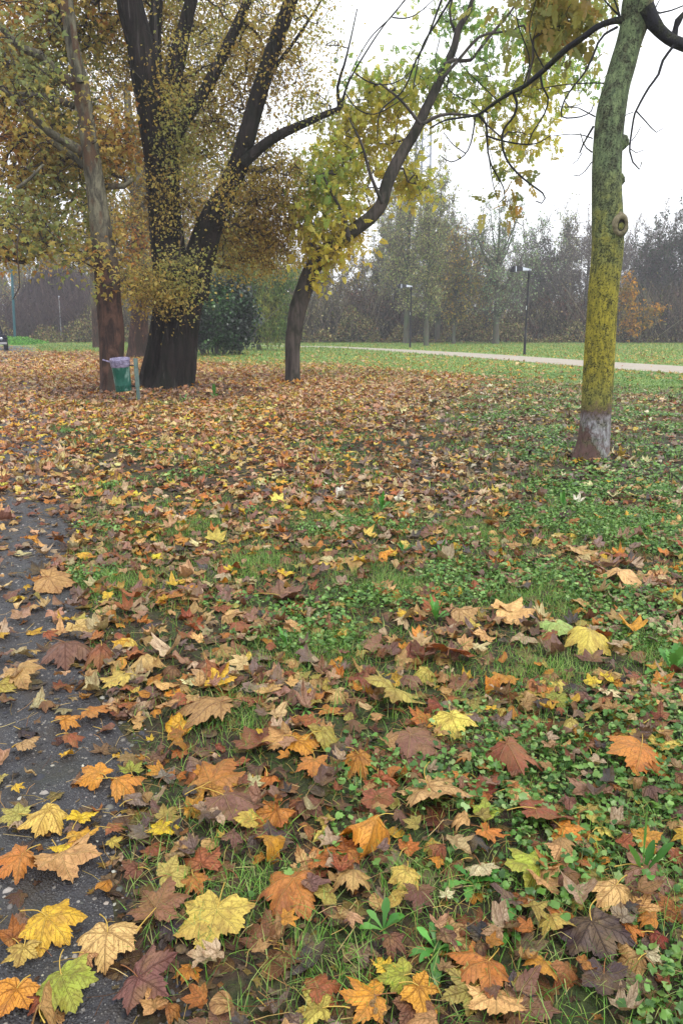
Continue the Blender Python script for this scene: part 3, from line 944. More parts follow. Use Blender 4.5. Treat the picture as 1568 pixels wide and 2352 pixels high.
def litter(y0, y1, per_m2, level, smin, smax, seed, margin=1.9, flat=False, dim=1.0, keepoff=False, up=0.0):
    rng = np.random.default_rng(seed)
    wmax = 0.4615 * (y1 * CT + CAMH * ST) + margin
    n = int(per_m2 * (y1 - y0) * 2 * wmax)
    x = rng.uniform(-wmax, wmax, n); y = rng.uniform(y0, y1, n)
    ok = np.abs(x) < 0.4615 * (y * CT + CAMH * ST) + margin
    d = litter_density(x, y)
    # far: the litter thins out where the lawn starts
    s1 = y + 1.35 * x + 3 * np.sin(x * .7 + y * .35)
    d = d * (1 - 0.93 * sm((s1 - 24) / 7)) * (1 - 0.9 * sm((y + 2 * np.sin(x * .5) - 48) / 6))
    d = d * (1 - .42 * sm((x - (-.6 + .06 * y)) / 3) * sm((y - 6) / 4) * (1 - .3 * sm((y - 20) / 4)))
    cl = 0.5 + 0.5 * np.sin(x * 2.3 + np.sin(y * 1.9) * 2) * np.sin(y * 2.9 + np.sin(x * 1.3) * 2)
    d = d * np.where(y > 5.5, 0.42 + .85 * cl, 0.65 + 0.6 * cl)
    ok &= rng.random(n) < d
    ok &= ~(on_gravel(x, y) & (rng.random(n) < .9))
    if keepoff or NEAR_Y - 1 < y0 < 3:
        for a, b_, r_ in tuft:
            ok &= rng.random(len(x)) > .75 * np.exp(-((x - a) ** 2 + (y - b_) ** 2) / (r_ * r_ * .8))
    if keepoff:
        for a, b_, s_ in TAKEN:
            ok &= (x - a) ** 2 + (y - b_) ** 2 > (0.45 * s_) ** 2
    x, y = x[ok], y[ok]
    n = len(x)
    T_, tT, tQ, tU = TR[{2: 0, 1: 1, 0: 2}[level]]
    sc = np.clip(rng.lognormal(math.log((smin + smax) / 2), 0.3, n), smin, smax)
    tl = 0.07 if flat else 0.15
    yaw = rng.uniform(0, 6.28, n)
    Mx = rotmats(yaw, rng.normal(size=n) * tl, rng.normal(size=n) * tl)
    flip = rng.random(n) < 0.4
    Mx[flip, :, 2] *= -1; Mx[flip, :, 0] *= -1
    z = top(x, y) + rng.random(n) * (0.008 if flat else 0.035) + (0.002 if flat else 0.008) + up * sm(edge_d(x, y) / .4)
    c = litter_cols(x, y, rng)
    c[flip, :3] = c[flip, :3] * 0.6 + 0.4 * c[flip, :3].mean(1, keepdims=True) + 0.03
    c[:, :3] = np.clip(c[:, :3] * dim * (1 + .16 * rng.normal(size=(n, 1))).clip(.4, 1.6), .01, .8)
    if flat:
        T_ = T_ * np.array([1, 1, 0.35])
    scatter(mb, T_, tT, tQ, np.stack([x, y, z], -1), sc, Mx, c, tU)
    return n
N = []
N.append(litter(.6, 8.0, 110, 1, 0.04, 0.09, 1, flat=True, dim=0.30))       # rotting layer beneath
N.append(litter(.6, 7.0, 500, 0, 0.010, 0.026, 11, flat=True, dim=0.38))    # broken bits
N.append(litter(NEAR_Y - 0.3, 7.0, 235, 2, 0.04, 0.10, 3))
N.append(litter(.5, NEAR_Y, 190, 2, 0.028, 0.066, 2, dim=.9, keepoff=True, up=.02))
N.append(litter(7.0, 11.0, 240, 1, 0.04, 0.09, 4))
N.append(litter(11.0, 20.0, 210, 0, 0.05, 0.11, 5))
N.append(litter(20.0, 34.0, 110, 0, 0.07, 0.14, 6))
N.append(litter(34.0, 56.0, 26, 0, 0.10, 0.18, 7))
rg = np.random.default_rng(70)                                               # loose stalks and straws
n = 5200
yy = 1.0 + 8 * rg.random(n) ** 1.2; xx = rg.uniform(-1, 1, n) * (0.4615 * (yy * CT + CAMH * ST) + .1)
ok = rg.random(n) < litter_density(xx, yy) + .15
xx, yy = xx[ok], yy[ok]; n = len(xx)
th = rg.uniform(0, 6.28, n); ln = rg.uniform(.03, .10, n); bend = rg.normal(size=n) * .35
q0 = np.stack([xx, yy, top(xx, yy) + rg.uniform(.004, .03, n)], -1)
q1 = q0 + np.stack([np.cos(th) * ln * .5, np.sin(th) * ln * .5, rg.normal(size=n) * .006 + .004], -1)
q2 = q1 + np.stack([np.cos(th + bend) * ln * .5, np.sin(th + bend) * ln * .5, rg.normal(size=n) * .008 - .004], -1)
cs_ = pal(['b59a58', 'c9b880', '8a5a34', '5a3a2a', '94803c'], [3, 2, 3, 2, 2], n, .12, rg)
segs(mb, q0, q1, np.full(n, .0011), np.full(n, .0010), cs_); segs(mb, q1, q2, np.full(n, .0010), np.full(n, .0009), cs_)
for (bx, by, rad, num, lv) in ((1355, 1062, .24, 60, 1), (385, 893, .75, 420, 0), (258, 903, .36, 240, 0), (672, 882, .26, 160, 0)):
    q = G(bx, by); rg = np.random.default_rng(bx)
    a_ = rg.uniform(0, 6.28, num); r_ = rad * (1 + rg.exponential(.45, num))
    xx = q[0] + np.cos(a_) * r_; yy = q[1] + np.sin(a_) * r_
    T_, tT, tQ, tU = TR[{1: 1, 0: 2}[lv]]
    zz = top(xx, yy) + .005 + rg.random(num) * .10 * np.exp(-(r_ - rad) / .25)
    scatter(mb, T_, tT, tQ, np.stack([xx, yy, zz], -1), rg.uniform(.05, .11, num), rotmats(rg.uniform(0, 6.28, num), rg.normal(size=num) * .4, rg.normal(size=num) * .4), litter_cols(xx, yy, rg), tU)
# thin scatter over the lawn
def lawn_leaves(y0, y1, n, seed):
    rng = np.random.default_rng(seed)
    y = rng.uniform(y0, y1, n); x = rng.uniform(-1, 1, n) * (0.4615 * y + 1)
    x, y = x[~on_gravel(x, y)], y[~on_gravel(x, y)]
    n = len(x)
    T_, tT, tQ, tU = TR[2]
    Mx = rotmats(rng.uniform(0, 6.28, n), rng.normal(size=n) * .2, rng.normal(size=n) * .2)
    c = pal([LC[k] for k in ('lemon', 'yellow', 'tan', 'peach', 'orange', 'olive')], [5, 4, 4, 3, 2, 3], n, .12, rng)
    scatter(mb, T_, tT, tQ, np.stack([x, y, top(x, y) + .05], -1), rng.uniform(.06, .14, n), Mx, c, tU)
lawn_leaves(22, 84, 12000, 77)
tag(mb.build('leaf_litter', M['fallen']), 'carpet of fallen brown, orange and yellow leaves over the park ground', 'leaf litter', kind='stuff')
print('litter', N)

# ------------------------------------------------------------------ grass, clover, herbs, pebbles
def patch(x, y, f=1.0, s=0.0):
    return 0.5 + 0.25 * np.sin(2.1 * f * x + 1.3 * np.sin(1.7 * f * y + s) + s) + 0.25 * np.sin(2.9 * f * y + 1.1 * np.sin(2.3 * f * x + 2 * s))
SIDE = 1.7
def spread_x(y, rng, margin):
    """x across the view plus a strip either side; returns x and a keep mask that makes the density even"""
    half = 0.4615 * (y * CT + CAMH * ST) + margin
    return rng.uniform(-1, 1, len(y)) * (half + SIDE)
def grass(mb, y0, y1, n, h0, h1, wd, seed, thr, margin=0.3, cols=('4a7a2c', '689a38', '86b04a', '9eac60'), lean=1.1, need=None, segn=3):
    rng = np.random.default_rng(seed)
    if y1 <= 20: n = int(n * (1 + SIDE / (0.4615 * ((y0 + y1) / 2 * CT + CAMH * ST) + margin)))
    y = y0 + (y1 - y0) * rng.random(n) ** 0.9
    x = spread_x(y, rng, margin)
    ok = (edge_d(x, y) > 0.05) & ~on_gravel(x, y)
    if need is not None: ok &= need(x, y, rng)
    else: ok &= patch(x, y, 1.6, seed) > thr
    x, y = x[ok], y[ok]; n = len(x)
    hgt = rng.uniform(h0, h1, n); yaw = rng.uniform(0, 6.28, n)
    ln = rng.uniform(0.1, 1, n) * lean
    V = np.zeros((n, 2 * segn + 1, 3))
    dx, dy = np.cos(yaw), np.sin(yaw)
    sx, sy = -dy, dx
    zb = top(x, y)
    for s in range(segn + 1):
        u = s / segn
        o = ln * u ** 1.6 * hgt * 1.3
        zz = zb + hgt * (u - 0.35 * ln * u * u)
        ww = wd * (1 - u ** 1.5) * rng.uniform(.7, 1.3, n)
        if s < segn:
            V[:, 2 * s] = np.stack([x + dx * o + sx * ww, y + dy * o + sy * ww, zz], -1)
            V[:, 2 * s + 1] = np.stack([x + dx * o - sx * ww, y + dy * o - sy * ww, zz], -1)
        else:
            V[:, 2 * s] = np.stack([x + dx * o, y + dy * o, zz], -1)
    m = 2 * segn + 1
    off = np.arange(n)[:, None, None] * m
    Q = np.array([[2 * s, 2 * s + 1, 2 * s + 3, 2 * s + 2] for s in range(segn - 1)]).reshape(-1, 4)
    T = np.array([[2 * segn - 2, 2 * segn - 1, 2 * segn]])
    c = pal(cols, [1] * len(cols), n, .15, rng)
    mb.add(V.reshape(-1, 3), (T[None] + off).reshape(-1, 3), (Q[None] + off).reshape(-1, 4) if segn > 1 else None, np.repeat(c, m, 0))
    return n
g = MB()
def tufts(x, y, rng):
    d = np.zeros(len(x))
    for a, b_, r_ in tuft:
        d = np.maximum(d, np.exp(-((x - a) ** 2 + (y - b_) ** 2) / (r_ * r_)))
    return rng.random(len(x)) < d * 0.9 + 0.10
grass(g, 1.0, 6.5, 170000, 0.03, 0.08, 0.0014, 5, 0.5, need=tufts)
grass(g, 1.0, 6.5, 36000, 0.03, 0.08, 0.0015, 6, 0.52)
grass(g, 6, 16, 42000, 0.05, 0.10, 0.004, 8, 0.6, segn=2)
def lawn_need(x, y, rng):
    s1 = y + 1.35 * x + 3 * np.sin(x * .7 + y * .35)
    return rng.random(len(x)) < np.maximum(sm((s1 - 22) / 8), sm((y - 46) / 6)) * 0.95 + 0.05
grass(g, 12, 40, 90000, 0.06, 0.13, 0.011, 9, 0, need=lawn_need, segn=1, cols=('5c8038', '789a48', '92ac60', '8c9c54'))
grass(g, 40, 88, 70000, 0.09, 0.2, 0.028, 10, 0, need=lawn_need, segn=1, cols=('5c8038', '789a48', '90a85c', '86984e'), margin=4)
tag(g.build('grass', M['grass'], smooth=False), 'short green grass growing in tufts and over the lawn', 'grass', kind='stuff')

# round toothed clover-like leaves on thin stalks
def herb_template(K=8):
    out = []
    n = 14
    for q in range(K):
        rg = np.random.default_rng(500 + q)
        th = np.linspace(-math.pi, math.pi, n, endpoint=False) + math.pi / n
        r = 0.5 * (1 + .09 * np.cos(th * 6)) * (1 - 0.42 * np.exp(-((np.abs(th) - math.pi) / 0.5) ** 2)) * (1 + 0.10 * np.where(np.arange(n) % 2, 1, -1)) * (1 + .06 * rg.normal(size=n))
        X, Y = r * np.sin(th), r * np.cos(th) + 0.35
        Z = 0.12 * np.sin(th * 2.5 + q) + 0.25 * (X ** 2 + (Y - .35) ** 2) * (1 if q % 2 else -1)
        out.append(np.vstack([[0, 0.25, -0.03], np.stack([X, Y, Z], -1)]))
    T = [[0, 1 + (q + 1) % n, 1 + q] for q in range(n)]
    return np.array(out), T
HT, HTt = herb_template()
def herb_need(x, y, rng):
    d = patch(x, y, 1.25, 1.0)
    right = sm((x - (0.1 + 0.06 * y)) / (0.9 + 0.1 * y))
    far = sm((y - 5) / 3)
    fine = patch(x, y, 4.1, 2.0)
    v = d * 0.62 + fine * 0.30 + right * 0.36 - 0.12 * far + .22 * sm((y - 5) / 2) * (0.5 - (0.5 + 0.5 * np.sin(x * 2.3 + np.sin(y * 1.9) * 2) * np.sin(y * 2.9 + np.sin(x * 1.3) * 2))) - 0.05 * sm((y - 9) / 3) * (1 - sm((x - 3.0) / 2))
    v = v * (1 - sm((y - 13) / 8) * (1 - right))
    return rng.random(len(x)) < sm((v + 0.04 * (1 - sm((y - 3) / 1.5)) - 0.58) / 0.26)
def herbs(mb, y0, y1, n, s0, s1, h0, h1, seed, simple=False, stalks=True, off=0.0):
    rng = np.random.default_rng(seed)
    n = int(n * (1 + SIDE / (0.4615 * ((y0 + y1) / 2 * CT + CAMH * ST) + .3)))
    y = y0 + (y1 - y0) * rng.random(n) ** 0.85
    x = spread_x(y, rng, .3)
    ok = (edge_d(x, y) > 0.06) & herb_need(x, y, rng)
    x, y = x[ok], y[ok]; n = len(x)
    z = top(x, y) + rng.uniform(h0, h1, n)
    Mx = rotmats(rng.uniform(0, 6.28, n), rng.normal(size=n) * .35, rng.normal(size=n) * .35)
    sc = rng.uniform(s0, s1, n)
    c = pal(['3c6424', '50792f', '66903c', '7fa452', '98b46c'], [3, 4, 4, 3, 1], n, .14, rng)
    pos = np.stack([x, y, z], -1)
    if simple:
        k = np.array([[0, 0, 0], [.5, .4, .05], [0.3, 0.9, 0], [-.3, .9, .05], [-.5, .4, 0]])
        scatter(mb, k, [[0, 1, 2], [0, 2, 3], [0, 3, 4]], None, pos, sc, Mx, c)
    else:
        scatter(mb, HT, HTt, None, pos, sc, Mx, c)
    if stalks:
        q = pos.copy(); q[:, 2] = top(x, y); q[:, :2] += rng.normal(size=(n, 2)) * 0.012
        segs(mb, q, pos, np.full(n, .0007), np.full(n, .0006), np.hstack([c[:, :3] * 1.1, c[:, 3:]]))
    return n
hb = MB()
nh = [herbs(hb, 1.05, 3.4, 16000, 0.014, 0.030, 0.015, 0.05, 21), herbs(hb, 1.05, 3.4, 16000, 0.008, 0.014, 0.01, 0.03, 24),
      herbs(hb, 3.4, 7.0, 60000, 0.015, 0.03, 0.015, 0.055, 22, stalks=False),
      herbs(hb, 6.5, 26.0, 150000, 0.025, 0.05, 0.015, 0.06, 23, simple=True, stalks=False)]
print('herbs', nh)
tag(hb.build('ground_cover', M['herb']), 'low green clover-like ground cover growing between the leaves', 'ground cover', kind='stuff')

# pebbles on the asphalt
pb = MB()
ico = []
rg = np.random.default_rng(3)
o8 = np.array([[1, 0, 0], [.7, .7, 0], [0, 1, 0], [-.7, .7, 0], [-1, 0, 0], [-.7, -.7, 0], [0, -1, 0], [.7, -.7, 0], [.5, .5, .45], [-.5, .5, .5], [-.5, -.5, .45], [.5, -.5, .5], [0, 0, .65]], float)
oT = [[0, 1, 8], [1, 2, 8], [2, 3, 9], [3, 4, 9], [4, 5, 10], [5, 6, 10], [6, 7, 11], [7, 0, 11], [2, 9, 8], [4, 10, 9], [6, 11, 10], [0, 8, 11], [8, 9, 12], [9, 10, 12], [10, 11, 12], [11, 8, 12]]
for q in range(8):
    ico.append(o8 * (1 + .18 * rg.normal(size=o8.shape)) * np.array([1, rg.uniform(.6, 1), .8]))
n = 9000
y = 1.0 + 8 * rg.random(n) ** 1.3
x = EDGE0 + EDGEK * y + 0.2 - rg.exponential(0.5, n)
ok = (np.abs(x) < 0.4615 * (y * CT + CAMH * ST) + .2) & (edge_d(x, y) < 0.3)
cl = np.array([mnoise.noise(Vector((a * 2.2, b_ * 2.2, 3))) for a, b_ in zip(x, y)])
ok &= cl > -0.12
x, y = x[ok], y[ok]; n = len(x)
s = rg.lognormal(math.log(0.004), 0.55, n)
c = pal(['3a3a40', '55534f', '77736c', 'a39c90', 'c9c4b8', '2c2b2e'], [5, 5, 4, 1.6, .8, 4], n, .12, rg)
scatter(pb, np.array(ico), oT, None, np.stack([x, y, top(x, y) - .0005], -1), s, rotmats(rg.uniform(0, 6.28, n), np.zeros(n), np.zeros(n)), c)
def mat_col(name, rough=.7, spec=.4):
    m, n_, out = newmat(name); t = NT(n_)
    at = t.node('ShaderNodeAttribute', attribute_name='Col')
    nz = t.noise(t.obj(), 60, 3)
    t.link(t.pbsdf(t.mix(.4, at.outputs['Color'], nz, 'MULTIPLY'), rough, t.bump(nz, .3, .003), spec), out.inputs[0])
    return m
M['stone'] = mat_col('pebble_stone')
tag(pb.build('gravel', M['stone']), 'loose pebbles and grit scattered on the asphalt', 'gravel', kind='stuff')

# broad-leaved weeds, each a thing
def weed(x, y, size, nl, label, lobed, seed, upright=0.5, cat='weed'):
    rng = np.random.default_rng(seed)
    p = G(x, y)
    z = float(top(p[0], p[1]))
    b = MB()
    for q in range(nl):
        yaw = q * 2.4 + rng.normal() * .3
        L = size * rng.uniform(.7, 1.15); W_ = L * rng.uniform(.07, .11)
        up = upright * rng.uniform(.5, 1.3)
        m = 12
        V = []; 
        for s in range(m + 1):
            u = s / m
            ww = W_ * (math.sin(math.pi * min(1, u * .93 + .05)) ** .7) * (0.35 + .65 * u if u < .5 else 1)
            if lobed: ww *= 1 + .45 * (1 if s % 2 else -1) * (1 - u * .3)
            rr = L * (math.sin(u * 1.3 * (1 - up * .35)) / 1.1) * (1 - .55 * up)
            zz = L * (up * u * .9 - .45 * u * u * (1 - up * .4)) + 0.01
            c_, s_ = math.cos(yaw), math.sin(yaw)
            fold = ww * .25
            V += [[rr * c_ - s_ * ww, rr * s_ + c_ * ww, max(zz + fold, .004)], [rr * c_, rr * s_, max(zz, .003)], [rr * c_ + s_ * ww, rr * s_ - c_ * ww, max(zz + fold, .004)]]
        Qd = []
        for s in range(m):
            a = 3 * s
            Qd += [[a, a + 1, a + 4, a + 3], [a + 1, a + 2, a + 5, a + 4]]
        c4 = pal(['437d2c', '558f38', '66a044'], [1, 1, 1], 1, .12, rng)[0]
        b.add(np.array(V), Q=Qd, C=c4)
    o = b.build('weed', M['herb'])
    o.location = (p[0], p[1], z)
    tag(o, label, cat, 'broad-leaved weeds in the lawn')
weed(1085, 2050, .13, 9, 'toothed dandelion-like weed growing below the cream lobed leaf', True, 1)
weed(1165, 2160, .10, 9, 'smooth rounded weed right of the grey black leaf', False, 2)
weed(880, 2160, .12, 7, 'narrow-leaved weed at the bottom middle, left of the dark pointed leaf', False, 3, .7)
weed(1000, 2200, .13, 10, 'spreading weed with grass-like leaves above the broad orange leaf', False, 4, .6)
weed(1470, 2040, .20, 5, 'tall upright weed with strap leaves near the right edge', False, 5, 1.3)
weed(1000, 1440, .16, 9, 'upright toothed weed in mid lawn left of the tan leaf', True, 6, .9)
weed(925, 1285, .16, 8, 'upright weed left of two in a row in mid lawn', True, 7, 1.0)
weed(1010, 1285, .16, 8, 'upright weed right of two in a row in mid lawn', True, 8, 1.0)
weed(1540, 1560, .22, 9, 'lush dark weed at the right edge of the lawn', True, 9, .8)
weed(1290, 1180, .16, 7, 'small weed in front of the mossy trunk', False, 10, 1.0)
weed(425, 925, .30, 9, 'green weed right of the bin post before the dark trunk', True, 11, .8)
weed(493, 918, .30, 8, 'green weed standing alone before the dark trunk', True, 12, 1.1)
weed(875, 1185, .2, 7, 'upright weed among leaves at the lawn centre', True, 13, 1.0)
weed(700, 1650, .10, 8, 'small round-leaved weed beside the broad tan leaf', False, 14, .4)
weed(660, 1500, .14, 8, 'bushy weed in the tall grass tuft mid lawn', True, 15, .8)

# ------------------------------------------------------------------ trees
KITE = (np.array([[0, 0, 0], [.36, .42, .06], [0, 1, -.08], [-.36, .42, .06]]), None, [[0, 1, 2, 3]])
OVAL = (np.array([[0, 0, 0], [.30, .22, .05], [.36, .55, .05], [0, 1.05, -.1], [-.36, .55, .05], [-.30, .22, .05]]), [[0, 1, 5]], [[1, 2, 4, 5]], )
def oval_t():
    V = np.array([[0, 0, 0], [.30, .25, .06], [.34, .55, .06], [0, 1.05, -.1], [-.34, .55, .06], [-.30, .25, .06]])
    return V, [[0, 1, 5], [2, 3, 4]], [[1, 2, 4, 5]]
def palm_t():
    V = np.array([[0, 0, 0], [.35, .0, -.05], [.62, .38, -.08], [.28, .42, .05], [.0, 1, -.1], [-.28, .42, .05], [-.62, .38, -.08], [-.35, 0, -.05]])
    return V, [[0, 1, 3], [1, 2, 3], [0, 3, 5], [3, 4, 5], [0, 5, 7], [5, 6, 7]], None
def lance_t():
    return np.array([[0, 0, 0], [.12, .4, .03], [0, 1, -.12], [-.12, .4, .03]]), None, [[0, 1, 2, 3]]
def pinnate_t():
    V, T = [], []
    k = 0
    for s, a in ((0.25, 65), (0.25, -65), (0.5, 55), (0.5, -55), (.72, 45), (.72, -45), (.9, 0)):
        L = 0.42; wd = 0.15
        ar = math.radians(a)
        d = np.array([math.sin(ar), math.cos(ar), -.25]); p = np.array([0, s, -.12 * s * s])
        q = np.array([math.cos(ar), -math.sin(ar), 0.0])
        V += [p, p + d * L * .3 + q * wd * .9, p + d * L * .7 + q * wd * .8, p + d * L, p + d * L * .7 - q * wd * .8, p + d * L * .3 - q * wd * .9]
        T += [[k, k + 1, k + 5], [k + 1, k + 2, k + 4], [k + 1, k + 4, k + 5], [k + 2, k + 3, k + 4]]
        k += 6
    return np.array(V), T, None
SHAPES = dict(oval=oval_t(), palm=palm_t(), lance=lance_t(), pinnate=pinnate_t(), kite=(KITE[0], None, KITE[2]))

def ell(x, y, D, rxp, ryp, rd, n, seed=0):
    """n anchor points in an ellipsoid seen at pixel (x, y), world Y = D, radii rxp, ryp photo pixels and rd metres"""
    c = P(x, y, D)
    rg = np.random.default_rng(int(abs(x) * 3 + abs(y) * 7 + seed))
    u = rg.normal(size=(n, 3)); u /= np.linalg.norm(u, axis=1)[:, None]
    u *= rg.random((n, 1)) ** 0.42
    q = c + u * np.array([PX(c, rxp), rd, PX(c, ryp)])
    return q[q[:, 2] > 0.6]

def attach(limb_nodes, limb_r, anchors, maxr=0.03, tw=0.004):
    """join every anchor to the nearest limb point or earlier anchor; returns edges"""
    L = np.asarray(limb_nodes)
    A = np.asarray(anchors)
    d0 = np.array([np.min(np.sum((L - a) ** 2, 1)) for a in A])
    order = np.argsort(d0)
    nL = len(L)
    pos = np.vstack([L, np.zeros((len(A), 3))])
    par = np.full(len(pos), -1)
    cost = np.zeros(len(pos))
    n = nL
    for k in order:
        a = A[k]
        dd = np.sqrt(np.sum((pos[:n] - a) ** 2, 1))
        j = int(np.argmin(dd + 0.25 * cost[:n]))
        pos[n] = a; par[n] = j; cost[n] = cost[j] + dd[j]
        n += 1
    cnt = np.ones(n)
    for q in range(n - 1, nL - 1, -1):
        if par[q] >= 0: cnt[par[q]] += cnt[q]
    idx = np.arange(nL, n)
    return pos, par, cnt, idx, nL

def make_tree(name, label, cat, base, limbs, crowns, bark, leafshape='oval', leafsize=0.07, per=14, spread=0.28, cols=None, cw=None, twigmat=None,
              leafmat=None, group=None, trunk_sides=28, ridge=0.0, rfreq=5, lump=0.06, flute=0.0, step=0.12, tw=0.004, droop=0.5, seed=0, cclump=1.2, extra=None, zs=.5, hang=0.0, minseg=3, crown_filter=None, leafsigma=.25, zbias=0.0):
    """limbs: list of dict(pts=[(x,y,width px)], D=world Y or list); crowns: list of ell() args"""
    rng = np.random.default_rng(1000 + seed)
    root = empty(name, base)
    tag(root, label, cat, group)
    tb = MB()
    nodes, nr = [], []
    for li, lm in enumerate(limbs):
        pts = lm['pts']
        Ds = lm['D'] if isinstance(lm['D'], (list, tuple)) else [lm['D']] * len(pts)
        path = []
        for (px, py, wd), D in zip(pts, Ds):
            p = P(px, py, D)
            path.append([p[0], p[1], p[2], PX(p, wd) / 2])
        path = np.array(path)
        if lm.get('foot'):
            path[0, 2] = min(path[0, 2], -0.05)
        big = path[:, 3].max() > 0.09
        sd = trunk_sides if li == 0 else (lm.get('sides') or (14 if big else 6))
        S = tube(tb, path, sides=sd, step=step if li == 0 else step * 1.6, ridge=ridge if big else ridge * .4, rfreq=rfreq, lump=lump, flute=flute if li == 0 else 0, seed=seed + li, zs=zs, col=(.5 if li == 0 else 0., .5, .5, 1.))
        if not lm.get('nonode'):
            k = slice(int(len(S) * lm.get('from', 0.3)), None)
            nodes.append(S[k, :3]); nr.append(S[k, 3])
    if extra: extra(tb)
    trunk = tb.build('trunk', bark, root, origin=base)
    if crowns:
        A = np.vstack([ell(*c) for c in crowns])
        if crown_filter is not None: A = A[crown_filter(A)]
        nodes = np.vstack(nodes); nr = np.concatenate(nr)
        pos, par, cnt, idx, nL = attach(nodes, nr, A)
        p1 = pos[idx]; p0 = pos[par[idx]]
        d = np.linalg.norm(p1 - p0, axis=1)
        mid = (p0 + p1) / 2 + rng.normal(size=p0.shape) * d[:, None] * 0.10
        mid[:, 2] += d * 0.06
        r1 = np.minimum(tw * np.sqrt(cnt[idx]), tw * 9)
        r0 = np.minimum(tw * np.sqrt(cnt[idx] + 1) * 1.15, tw * 9.5)
        bb = MB()
        segs(bb, p0, mid, r0, (r0 + r1) / 2, sides=4)
        segs(bb, mid, p1, (r0 + r1) / 2, r1, sides=4)
        # fine twigs
        nt_ = len(p1) * 2
        s_ = np.repeat(np.arange(len(p1)), 2)
        q0 = p0[s_] + (p1[s_] - p0[s_]) * rng.random((nt_, 1))
        dr = rng.normal(size=(nt_, 3)); dr[:, 2] = dr[:, 2] * .6 - hang + 0.15
        dr /= np.linalg.norm(dr, axis=1)[:, None]
        ln = rng.uniform(.4, 1.3, nt_) * spread * 1.9
        q1 = q0 + dr * ln[:, None]
        segs(bb, q0, q1, np.full(nt_, tw * .8), np.full(nt_, tw * .35))
        bb.build('branch', twigmat or M['twig'], root, origin=base)
        # leaves along the twigs and stretches
        n = len(p1) * per
        s2 = rng.integers(0, nt_, n)
        u = rng.random((n, 1)) ** .7
        lp = q0[s2] + (q1[s2] - q0[s2]) * u + rng.normal(size=(n, 3)) * spread * leafsigma
        yaw = rng.uniform(0, 6.28, n)
        pit = rng.normal(size=n) * .7 - droop
        rol = rng.normal(size=n) * .7
        Mx = rotmats(yaw, pit, rol)
        sc = leafsize * np.clip(rng.lognormal(0, .28, n), .5, 1.7)
        V, T, Qd = SHAPES[leafshape]
        ph = (np.sin(lp[:, 0] * cclump * 1.7 + seed) + np.sin(lp[:, 1] * cclump * 1.1 + 2) + np.sin(lp[:, 2] * cclump * 1.9 + 1)) / 3 + rng.normal(size=n) * .35 - zbias * lp[:, 2]
        k = np.argsort(np.argsort(ph)) / n
        cws = np.cumsum(np.array(cw, float) / np.sum(cw))
        ci = np.searchsorted(cws, k).clip(0, len(cols) - 1)
        cc = np.array([srgb(c) for c in cols])[ci] * (1 + .16 * rng.normal(size=(n, 1))) * (1 + .05 * rng.normal(size=(n, 3)))
        cc = np.hstack([np.clip(cc, .01, .8), rng.random((n, 1))])
        cb = MB()
        scatter(cb, V, T, Qd, lp, sc, Mx, cc)
        cb.build('crown', leafmat or M['crown'], root, smooth=False, origin=base)
    return root

bark_black = mat_bark('black_willow_bark', srgb('100d0d'), srgb('38302d'), None, 9, .10, 1.0, .10, moss=srgb('161d10'), streak=srgb('6c6664'))
def mat_plane():
    m, n, out = newmat('plane_bark'); t = NT(n)
    v = t.obj((1, 1, .35)); vv = t.obj((1, 1, 1)); z = t.sep(vv)[2]
    n1 = t.noise(v, 7, 5, .65, .8); n2 = t.noise(vv, 30, 4, .7); n3 = t.noise(v, 2.6, 4, .6)
    low = t.mix(t.ramp(n1, .38, .6), srgb('2a201d'), srgb('5a4238'))
    low = t.mix(t.ramp(n3, .52, .58), low, srgb('3a3028'))
    high = t.mix(t.ramp(n1, .38, .6), srgb('3e3b34'), srgb('75715f'))
    high = t.mix(t.ramp(n3, .54, .60), high, srgb('5a4636'))
    zz = t.math('ADD', z, t.math('MULTIPLY', t.math('SUBTRACT', n3, .5), 3.0))
    c = t.mix(t.ramp(zz, 2.6, 3.8), low, high)
    c = t.mix(t.math('MULTIPLY', t.ramp(n2, .5, .7), .5), c, srgb('2c2622'))
    h = t.math('ADD', n1, t.math('MULTIPLY', n2, .4))
    t.link(t.pbsdf(c, .85, t.bump(h, .8, .03), .2), out.inputs[0])
    return m
bark_plane = mat_plane()
bark_grey = mat_bark('grey_bark', srgb('4d4741'), srgb('6d665e'), None, 8, .2, .7, .015, moss=srgb('3c4428'))
bark_far = mat_bark('far_bark', srgb('45403a'), srgb('6b665c'), srgb('56604c'), 5, .2, .6, .02)

